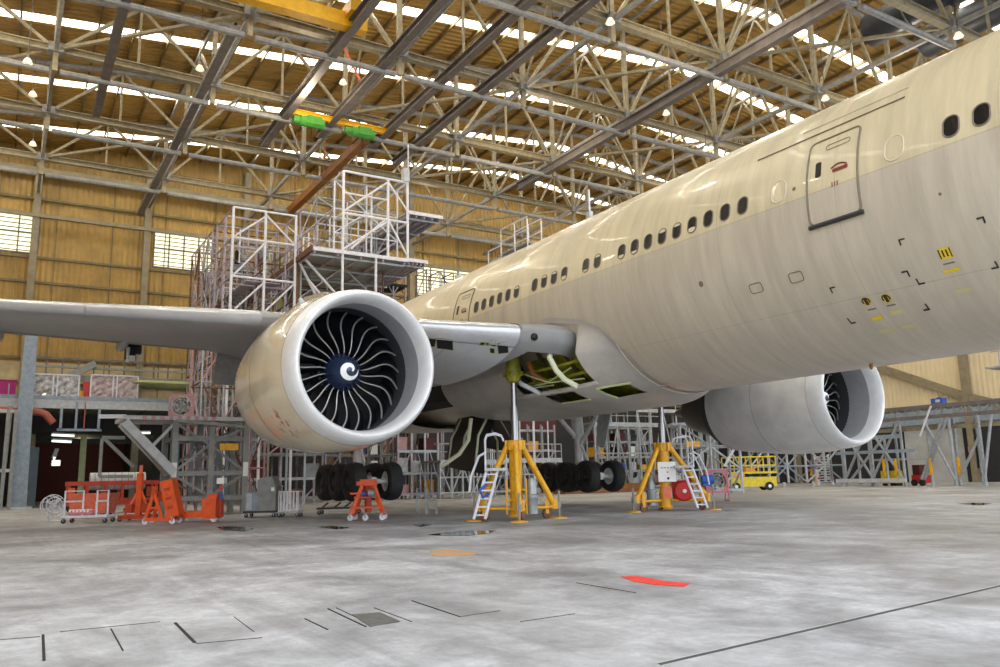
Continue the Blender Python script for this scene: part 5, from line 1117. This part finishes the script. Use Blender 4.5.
# beneath the mezzanine: strip lamps and dim clutter
for k, (px, py, px2, py2, lab) in enumerate(((54, 459, 57, 451, 'slanting fluorescent tube deep under the mezzanine'), (52, 435, 74, 436, 'upper fluorescent fitting under the mezzanine'), (52, 441, 71, 442, 'second fluorescent fitting under the mezzanine'), (130, 433, 150, 433, 'fluorescent fitting seen through the wing dock brace'))):
    a, c = P(px, py, x=-54-1.2*k), P(px2, py2, x=-54.6-1.2*k); t = thing('strip_lamp', a, lab, 'lamp', 'strip lamps under the mezzanine'); Tb(t, 'tube', 'fluor', a, c, .07, 8); Br(t, 'housing', 'white_steel', a+V((-.05, 0, .14)), c+V((-.05, 0, .14)), .26, .1)
a = P(56, 463, x=-58); t = thing('exit_lamp', a, 'small square pale green lamp above the corridor mouth', 'lamp'); B().box(a, (.1, .5, .35)).build('lens', 'fluor', t); B().box(a+V((-.1, 0, 0)), (.08, .6, .45)).build('case', 'white_board', t)
for k, (px, lab) in enumerate(((28, 'tan post left of the dark corridor mouth'), (80, 'pale green post right of the dark corridor mouth'))):
    c = P(px, 492, x=-59.1); t = thing('door_post', (c.x, c.y, 0), lab, 'post', 'posts at the corridor mouth'); B().bbox((c.x, c.y-.22, 0), (c.x+.3, c.y+.22, 5.3)).build('post', 'pale_green' if k else 'steel_tan', t); B().bbox((c.x-.02, c.y-.3, 0), (c.x+.4, c.y+.3, .2)).build('foot', 'steel', t)
b = B(); b.bbox((XB+.05, -15.6, 4.6), (XB+.2, -6.6, 5.0)); struct(b.build('trim_1', 'wall_lower'))
c = P(24, 497, x=-52); t = thing('yellow_cylinder', (c.x, c.y, 0), 'small yellow gas bottle at the foot of portal column', 'bottle'); B().lathe([(0, 0), (0, .2), (1.1, .2), (1.25, .08), (1.4, .08), (1.42, 0)], (c.x, c.y, 0), (0, 0, 1), 14).build('bottle', 'yellow', t, True); B().lathe([(1.4, 0), (1.4, .1), (1.5, .1), (1.52, 0)], (c.x, c.y, 0), (0, 0, 1), 10).build('valve', 'steel', t, True)
c = P(14, 500, x=-50); t = thing('ladder_rack', (c.x, c.y, 0), 'grey steel ladder rack at far left edge before the mezzanine', 'rack')
for px in (1, 9): q = P(px, 500, x=-47.5); Br(t, 'post', 'grey_paint', (q.x, q.y, 0), (q.x, q.y, 6.2), .2, .2)
for z in (2.4, 6.1): q = P(-12, 500, x=-47.5); r = P(9, 500, x=-47.5); Br(t, 'rail', 'light_grey', (q.x, q.y, z), (r.x, r.y, z), .18, .2)
t = thing('bluegrey_locker', (P(33, 490, x=-56).x, P(33, 490, x=-56).y, 0), 'blue-grey lockers in the shade right of portal column', 'locker'); q = P(33, 490, x=-56); B().bbox((q.x-1, q.y-1.3, 0), (q.x, q.y+.2, 4.2)).build('body', 'wall_teal', t); B().bbox((q.x, q.y-.5, .2), (q.x+.03, q.y-.45, 4.0)).build('door_gap', 'dark_inside', t)

# --- storage racks beyond the landing gears -------------------------------------
COLS = [('brown', 'brown_box'), ('white', 'white_board'), ('grey', 'grey_paint'), ('blue', 'blue'), ('dull pink', 'pink_dusty'), ('yellow', 'yellow'), ('maroon', 'maroon'), ('black', 'black'), ('pale', 'light_grey')]
OR2 = ['lowest', 'second', 'third', 'fourth', 'top']
def rack(px0, px1, x, zs, nb, name, label, mats, fill, depth=1.6, seed=1):
    y0, y1 = P(px0, 485, x=x).y, P(px1, 485, x=x).y; rg = random.Random(seed)
    t = thing('storage_rack', (x-depth/2, (y0+y1)/2, 0), label, 'rack', 'storage racks beyond the landing gear')
    Y = [y0+(y1-y0)*j/nb for j in range(nb+1)]
    for y in Y:
        for xx in (x, x-depth): Br(t, 'upright', rg.choice(mats), (xx, y, 0), (xx, y, zs[-1]+.5), .13, .13)
    for z in zs:
        for xx in (x, x-depth): Br(t, 'shelf_beam', rg.choice(mats), (xx, y0, z), (xx, y1, z), .09, .16)
        B().bbox((x-depth, y0, z+.06), (x, y1, z+.1)).build('shelf', 'steel', t)
    for j in range(nb):
        if rg.random() < .75: k = rg.randrange(len(zs)-1); Tb(t, 'brace', mats[0], (x+.05, Y[j], zs[k]), (x+.05, Y[j+1], zs[k+1]), .05, 6)
    for i, z in enumerate(zs[:-1]):
        for j in range(nb):
            if rg.random() > fill: continue
            gap = zs[i+1]-z-.3; w_ = rg.uniform(.5, .85)*(Y[1]-Y[0]); h = gap*rg.uniform(.5, .95); d = depth*.7; yc = (Y[j]+Y[j+1])/2; cn, cm = rg.choice(COLS)
            q = thing('storage_box', (x-depth/2, yc, z+.1), '%s box, %s shelf, %s bay of %s' % (cn, OR2[min(i, 4)], ORD[j], name), 'box', 'boxes on the storage racks')
            B().bbox((x-depth/2-d/2, yc-w_/2, z+.1), (x-depth/2+d/2, yc+w_/2, z+.1+h)).build('body', cm, q); B().bbox((x-depth/2-d/2-.02, yc-w_/2-.02, z+.1+h*.86), (x-depth/2+d/2+.02, yc+w_/2+.02, z+.1+h)).build('lid', cm, q)
LS = ['lavender_steel', 'galv', 'steel']
rack(248, 322, -38, [.3, 1.5, 3.0, 3.9], 4, 'the rack left of nearer wheels', 'grey-pink storage rack left of the nearer wheels', LS, .7, 1.6, 3)
rack(398, 438, -39, [.3, 1.7, 3.2, 4.6], 3, 'the rack behind the step stand', 'grey-pink storage rack behind the small step stand', LS, .75, 1.6, 4)
rack(500, 556, -43, [.4, 1.9, 3.4, 5.0], 4, 'the rack behind ladder jack', 'storage rack behind the jack with ladder', LS, .8, 1.8, 5)
rack(598, 652, -43, [.4, 1.6, 2.8, 4.1, 5.3], 5, 'the rack between the two jacks', 'storage rack between farther wheels and notice-board jack', ['galv', 'bluegrey', 'steel'], .75, 1.8, 6)
rack(664, 700, -46, [.4, 1.6, 2.8, 4.1], 3, 'the rack right of notice-board jack', 'storage rack seen just right of notice-board jack', ['galv', 'bluegrey', 'steel'], .7, 1.8, 8)
rack(325, 395, -47, [.4, 1.7, 3.2, 4.8], 5, 'the rack beyond nearer wheels', 'storage rack farther back beyond the nearer wheels', LS, .8, 1.8, 9)
# body dock beyond the belly: decks with guardrails
def dockdeck(px0, px1, x, z, label, m, hang=0, rails=True, grp=None, depth=3, legs=True, nb=6):
    y0, y1 = P(px0, 470, x=x).y, P(px1, 470, x=x).y; t = thing('access_dock', (x, (y0+y1)/2, 0), label, 'dock', grp)
    B().bbox((x-depth, y0, z-.12), (x, y1, z)).build('deck', 'steel', t); Br(t, 'edge_beam', m, (x, y0, z-.15), (x, y1, z-.15), .14, .34)
    for k in range(nb+1):
        y = y0+(y1-y0)*k/nb
        if rails: Tb(t, 'guard_post', m, (x, y, z), (x, y, z+1.1), .035, 6)
        if legs:
            Tb(t, 'leg', m, (x, y, 0), (x, y, z-.2), .08, 6); Tb(t, 'leg', m, (x-depth, y, 0), (x-depth, y, z-.2), .08, 6)
            if k < nb: yn = y0+(y1-y0)*(k+1)/nb; a, c = (y, yn) if k % 2 else (yn, y); Tb(t, 'brace', m, (x, a, .3), (x, c, z-.4), .06, 6)
    if rails:
        for q in (.55, 1.1): Tb(t, 'guardrail', m, (x, y0, z+q), (x, y1, z+q), .035, 6)
    if legs: Tb(t, 'base_rail', m, (x, y0, .35), (x, y1, .35), .08, 6); Tb(t, 'mid_rail', m, (x, y0, z*.55), (x, y1, z*.55), .06, 6)
    return t
dockdeck(440, 505, -36, 2.5, 'grey low dock with crossed braces left of the ladder jack', 'galv')
dockdeck(505, 562, -40.5, 2.7, 'pale dock with guardrail between ladder jack and farther wheels', 'light_grey')
dockdeck(596, 662, -38, 5.4, 'upper pale body dock with guardrail behind the notice-board jack', 'galv', depth=2.5)
dockdeck(640, 716, -48, 7.6, 'highest pale dock under the belly, before the farther engine', 'light_grey', depth=4)
b = thing('maroon_crate', (-46, P(530, 420, x=-46).y, 5.1), 'maroon crate high behind the ram of ladder jack', 'crate'); q0, q1 = P(512, 420, x=-46), P(556, 420, x=-46); B().bbox((-47, q0.y, 5.0), (-46, q1.y, 7.0)).build('body', 'maroon', b); B().bbox((-47.05, q0.y-.05, 6.9), (-45.95, q1.y+.05, 7.05)).build('lid', 'pink_dusty', b)
t = thing('lumber_stack', (-40, P(620, 490, x=-36).y, 0), 'tan plank stack on the floor beyond the farther wheels', 'planks'); q0, q1 = P(565, 490, x=-36), P(655, 490, x=-36)
for k in range(2): B().bbox((-37.5, q0.y, 0+.33*k), (-36, (q0.y+q1.y)/2-.1, .32+.33*k)).build('plank_bundle', 'brown_box', t); B().bbox((-37.5, (q0.y+q1.y)/2+.1, 0+.33*k), (-36, q1.y, .32+.33*k)).build('plank_bundle', 'arm_orange', t)
# lattice dock tower beside the scissor lift
o = G(707, 493.5); t = thing('nose_dock_tower', o, 'pale grey lattice dock tower between notice-board jack and scissor lift', 'dock', rz=RZ)
def lat_local(t, *a, **k):
    n0 = set(o_.name for o_ in t.children)
    sv, rz = t.location.copy(), t.rotation_euler.z; t.location = (0, 0, 0); lattice(t, *a, **k); t.location = sv
lat_local(t, -1.5, 2.3, 2, 0, 2.6, 1, [0, 1.5, 3.0, 4.4], .09, ['galv', 'light_grey'], 'xy')
bx(t, 'deck', 'galv', (-2.0, -.1, 4.4), (2.4, 2.7, 4.55)); br(t, 'swing_arm', 'white_steel', (1.2, -.2, 1.7), (2.5, -.5, 3.9), .16, .16); bx(t, 'yellow_tag', 'yellow', (-1.2, -.15, 3.0), (-.3, -.1, 3.35)); br(t, 'foot_rail', 'galv', (-1.5, -.1, .2), (2.3, -.1, .2), .12, .16)
o = G(716, 499); o2 = o
o = G(770, 487.5)+V((0, 0, 0)); t = thing('lattice_trestle', o, 'pale grey lattice trestle right behind the scissor lift', 'dock', rz=RZ)
lat_local(t, -1.5, 6.2, 5, 0, 2.5, 1, [.35, 1.7, 3.4], .1, ['galv', 'light_grey', 'bluegrey'], 'x')
bx(t, 'deck', 'galv', (-1.8, -.1, 3.4), (6.4, 2.6, 3.55))
for x in (-1.4, 1.2, 3.6, 6.0): br(t, 'screw_foot', 'light_grey', (x, 0, 0), (x, 0, .4), .2, .2)
o = G(826, 485); t = thing('mobile_stair', o, 'grey slatted stair unit below the farther engine intake', 'stair', rz=RZ)
k_ = (o-CAM).dot(_f)/FPX
for s in (-1, 1): br(t, 'stile', 'white_steel', (s*7*k_, 0, 0), (s*7*k_, .5, 30*k_), .22, .22)
for q in range(11): br(t, 'tread', 'light_grey', (-6.4*k_, .03*q, (3+2.5*q)*k_), (6.4*k_, .03*q, (3+2.5*q)*k_), .3, 1.1*k_)
for s in (-1, 1):
    for q in range(4): bx(t, 'red_band', 'red', (s*7*k_-.12, -.14+.1*q, (6+6*q)*k_), (s*7*k_+.12, -.1+.1*q, (7.5+6*q)*k_))
o = G(815, 484); t = thing('yellow_bollard_stand', o, 'orange-yellow stand at the left of the slatted stair', 'stand', rz=RZ); br(t, 'post', 'yellow', (0, 0, 0), (0, 0, 26*k_), .35, .35); b = B(); b.prism([(-3.5*k_, 0, 9*k_), (0, 0, 9*k_), (0, 0, 20*k_), (-2*k_, 0, 17*k_)], (0, .3, 0)); sub(b, 'side_plate', 'yellow', t)
for k, (px, lab) in enumerate(((839, 'left yellow post right of the slatted stair'), (848, 'right yellow post right of the slatted stair'))):
    o = G(px, 482.5); t = thing('yellow_post', o, lab, 'post', 'yellow posts by the slatted stair', RZ); br(t, 'post', 'yellow', (0, 0, 0), (0, 0, (30-k*5)*k_), .3, .3); bx(t, 'foot', 'steel', (-.3, -.3, 0), (.3, .3, .12))

# right-hand docks along the side wall
YD = 40.0
def X_(px, y=YD): return P(px, 475, y=y).x
zt = P(930, 405, y=YD).z
t = thing('side_dock', ((X_(862)+X_(1010))/2, YD, 0), 'long grey steel dock deck on lattice trestles along the right wall', 'dock')
xa, xb_ = X_(858), X_(1030)
B().bbox((xa, YD, zt-.1), (xb_, YD+4, zt+.05)).build('deck', 'steel', t)
for z in (zt-.12, zt-.85): Br(t, 'deck_truss_chord', 'beam_dark', (xa, YD, z), (xb_, YD, z), .2, .26)
N_ = 14
for k in range(N_+1): x = xa+(xb_-xa)*k/N_; Br(t, 'truss_post', 'grey_paint', (x, YD, zt-.85), (x, YD, zt-.1), .1, .1)
for k in range(N_): x = xa+(xb_-xa)*k/N_; x2 = xa+(xb_-xa)*(k+1)/N_; Br(t, 'truss_diagonal', 'galv', (x, YD, zt-.85) if k % 2 else (x, YD, zt-.1), (x2, YD, zt-.1) if k % 2 else (x2, YD, zt-.85), .08, .08)
Br(t, 'pipe_rail', 'steel_tan', (xa, YD+.6, zt-1.6), (xb_, YD+.6, zt-1.6), .3, .3)
for px, dx in ((872, 0), (905, 0), (932, 1), (955, 1), (985, 1)):
    x = X_(px)
    for y in (YD, YD+3.5): Tb(t, 'leg', 'galv', (x, y, 0), (x, y, zt-.9), .11, 8)
for a, c, za, zc in ((845, 875, .4, zt-1), (875, 845, .4, zt-1), (872, 905, .4, zt-1), (905, 872, .4, zt-1), (850, 890, .4, 3.8), (925, 955, .5, zt-1), (922, 950, .5, zt-1), (955, 930, .5, zt-1), (960, 985, .5, zt-2.4), (985, 1000, .5, zt-1)):
    Tb(t, 'brace', 'galv', (X_(a), YD-.1, za), (X_(c), YD-.1, zc), .1, 7)
Br(t, 'ground_beam', 'light_grey', (X_(838), YD-.2, .45), (X_(907), YD-.2, .45), .3, .3); Br(t, 'mid_beam', 'bluegrey', (X_(838), YD, 2.6), (X_(918), YD, 2.6), .2, .24); Br(t, 'low_shelf', 'light_grey', (X_(868), YD+1.2, 2.0), (X_(921), YD+1.2, 2.0), .5, .16)
for px in (933, 961, 886, 898): Br(t, 'yellow_sleeve', 'yellow', (X_(px), YD-.15, .8), (X_(px), YD-.15, 2.0), .15, .15)
Tb(t, 'hanging_pole', 'white_steel', P(931, 406, y=YD-.5), P(920, 436, y=YD-.5), .07, 7)
for k in range(4): x = X_(846+14*k); Tb(t, 'leg', 'galv', (x, YD, 0), (x, YD, 3.6), .1, 7)
Br(t, 'low_deck', 'bluegrey', (X_(838), YD, 3.7), (X_(905), YD, 3.7), .2, .3)
q = P(939, 400, y=YD+1); t = thing('blue_case', (q.x, q.y, zt+.05), 'bright blue case on the right dock deck', 'case'); B().bbox((q.x-.45, q.y-.3, zt+.05), (q.x+.4, q.y+.3, zt+.5)).build('body', 'blue', t); B().bbox((q.x-.1, q.y-.34, zt+.2), (q.x+.25, q.y-.3, zt+.4)).build('white_label', 'light_grey', t); B().bbox((q.x-.15, q.y-.05, zt+.5), (q.x+.15, q.y+.05, zt+.56)).build('handle', 'black', t)
q = P(892, 478, y=YD+2.5); t = thing('yellow_bin', (q.x, q.y, 0), 'dull yellow bin behind the lattice under the right dock', 'bin'); B().bbox((q.x-.6, q.y-.5, .2), (q.x+.6, q.y+.5, 1.15)).build('tub', 'lift_yellow', t); B().bbox((q.x-.4, q.y-.4, 1.15), (q.x+.3, q.y+.4, 1.35)).build('load', 'black', t); B().bbox((q.x-.55, q.y-.45, 0), (q.x+.55, q.y+.45, .2)).build('skid', 'black', t)
q = P(922, 478, y=YD+2); t = thing('red_tug', (q.x, q.y, 0), 'dark red small machine under the right dock', 'machine'); B().bbox((q.x-.55, q.y-.45, .2), (q.x+.5, q.y+.45, .8)).build('body', 'red', t); B().bbox((q.x-.45, q.y-.4, .8), (q.x+.1, q.y+.4, 1.55)).build('hood', 'maroon', t); B().lathe([(-.08, .0), (-.08, .24), (.08, .24), (.08, 0)], (q.x-.32, q.y-.5, .24), (0, 1, 0), 16).build('wheel', 'tyre', t, True); B().lathe([(-.08, .0), (-.08, .24), (.08, .24), (.08, 0)], (q.x+.3, q.y-.5, .24), (0, 1, 0), 16).build('wheel', 'tyre', t, True)
q = P(985, 369, y=YD); t = thing('side_platform', (q.x, q.y, q.z), 'small dark cantilever platform at right edge above the dock', 'platform'); B().bbox((q.x, q.y, q.z), (q.x+8, q.y+2, q.z+.12)).build('deck', 'lavender_steel', t)
for k in range(4): Tb(t, 'guard_post', 'lavender_steel', (q.x+1+k, q.y, q.z), (q.x+1+k, q.y, q.z+1.1), .04, 6)
Tb(t, 'guardrail', 'lavender_steel', (q.x+.5, q.y, q.z+1.1), (q.x+8, q.y, q.z+1.1), .04, 6); Br(t, 'leg', 'galv', (q.x+6, q.y+1, 0), (q.x+6, q.y+1, q.z), .2, .2)
# right wall steel: frame column, diagonals, eaves beam, door
YW = YR-.05
t = thing('wall_brace_frame', (P(965, 400, y=YW).x, YW, 0), 'broad grey column with diagonal braces on the beige right wall', 'frame')
A = P(962, 358, y=YW); Bq = P(970, 400, y=YW); xm = Bq.x
Br(t, 'column', 'col_tan', (xm, YW-.3, 0), (xm, YW-.3, 24), .9, .5); a = P(890, 366, y=YW); c = P(962, 395, y=YW); Br(t, 'diagonal', 'col_tan', (a.x-3, YW-.35, a.z+.9), (c.x, YW-.35, c.z), .5, .7); e = P(1000, 405, y=YW); Br(t, 'diagonal', 'col_tan', (c.x, YW-.35, c.z), (e.x+3, YW-.35, e.z-1.0), .5, .7)
Br(t, 'eaves_beam', 'bluegrey', (-50, YW-.3, 5.9), (0, YW-.3, 5.9), .4, 1.3)
q = P(980, 460, y=YW); b = B(); b.bbox((q.x-1.2, YW-.06, 0), (P(1010, 460, y=YW).x, YW, 5.0)); struct(b.build('door_1', 'wall_lower'))
q2 = P(972, 460, y=YW-.6); t = thing('fire_cabinet', (q2.x, YW-.3, 2), 'dark narrow cabinet on the pale right wall beside the door', 'cabinet'); B().bbox((q2.x-.5, YW-.6, 1.2), (q2.x+.5, YW-.05, 4.6)).build('body', 'black', t); B().bbox((q2.x-.2, YW-.64, 2.6), (q2.x+.2, YW-.6, 3.1)).build('dial', 'light_grey', t)
for x in (-46,):
    t = thing('side_wall_column', (x, YW-.3, 0), 'brownish column on the right wall seen through the lattice trestle', 'column'); B().ibeam((x, YW-.3, 0), (x, YW-.3, 28), .5, .5, .05).build('shaft', 'col_tan', t); B().bbox((x-.4, YW-.7, 0), (x+.4, YW, .1)).build('base_plate', 'steel', t)

# ================================================================== FLOOR MARKS
def flat(name, pts, m, label, cat, grp=None, z=.006):
    g = [G(*p) for p in pts]; b = B(); b.prism([V((p.x, p.y, .002)) for p in g], (0, 0, z)); o = b.build(name, m, None, at=sum(g, V((0, 0, 0)))/len(g)); return tag(o, label, cat, grp)
flat('painted_patch', [(621, 577), (636, 576), (662, 581), (690, 584), (684, 587), (655, 585), (634, 582)], 'mat_red', 'bright red painted patch on the concrete floor, right of middle', 'paint mark')
flat('rust_stain', [(430, 551), (448, 550), (474, 552), (476, 555), (452, 556), (432, 556)], 'mat_orange', 'faded orange painted strip on the floor below the ladder jack', 'paint mark')
flat('drain_cover', [(352, 615), (380, 613), (400, 622), (370, 627)], 'plate_grey', 'dark grey square access cover set in the floor', 'cover')
pud = 'oil and water puddles'
flat('puddle', [(216, 527), (228, 526.5), (246, 527), (254, 529), (244, 531.5), (224, 530.5)], 'puddle', 'dark puddle in front of the wing dock', 'puddle', pud)
flat('puddle', [(428, 535), (446, 532.5), (470, 531), (496, 530.5), (490, 533.5), (468, 536), (440, 535.8)], 'puddle', 'long shining puddle in front of the ladder jack', 'puddle', pud)
flat('puddle', [(318, 527), (332, 526), (350, 528), (336, 529.5)], 'puddle', 'small dark puddle below the orange axle jack', 'puddle', pud)
flat('puddle', [(412, 525), (424, 523.5), (432, 525), (420, 527)], 'puddle', 'tiny dark puddle by the step stand', 'puddle', pud)
flat('puddle', [(958, 504), (972, 503), (992, 503.6), (980, 505.5)], 'puddle', 'thin dark puddle at far right of the floor', 'puddle', pud)
def joint(p, q, w, k, m='joint', lab=None):
    a, c = G(*p), G(*q); b = B(); b.bar(a+V((0, 0, .002)), c+V((0, 0, .002)), w, .008); o = struct(b.build('trim_%d' % k, m))
joint((660, 664.5), (1040, 577), .032, 10); a_, c_ = G(660, 662.6), G(1040, 575.6); joint((657, 663.8), (1040, 576), .015, 11, 'groove_light')
JT = [((43, 635), (44, 661), .022), ((111, 629), (123, 651), .010), ((175, 623), (195, 643), .026), ((196, 644), (262, 638), .005), ((234, 617), (254, 632), .004), ((305, 619), (328, 630), .010), ((328, 609), (366, 627), .014), ((336, 608), (372, 625), .006), ((374, 608), (412, 622), .005), ((412, 601), (460, 617), .012), ((460, 617), (500, 611), .005), ((576, 583), (636, 593), .006), ((60, 632), (160, 622), .003), ((520, 622), (575, 614), .004), ((0, 640), (40, 637), .003)]
for k, (p, q, w) in enumerate(JT): joint(p, q, w, 12+k, 'joint_dark' if w > .009 else 'joint')

# ------------------------------------------------------------------ output look
SC.view_settings.view_transform = 'Standard'; SC.view_settings.look = 'None'; SC.view_settings.gamma = 1; SC.view_settings.use_curve_mapping = False
SC.view_settings.exposure = EXPO
SC.cycles.use_denoising = True; SC.cycles.max_bounces = 6; SC.cycles.diffuse_bounces = 4; SC.cycles.glossy_bounces = 3; SC.cycles.sample_clamp_indirect = 6
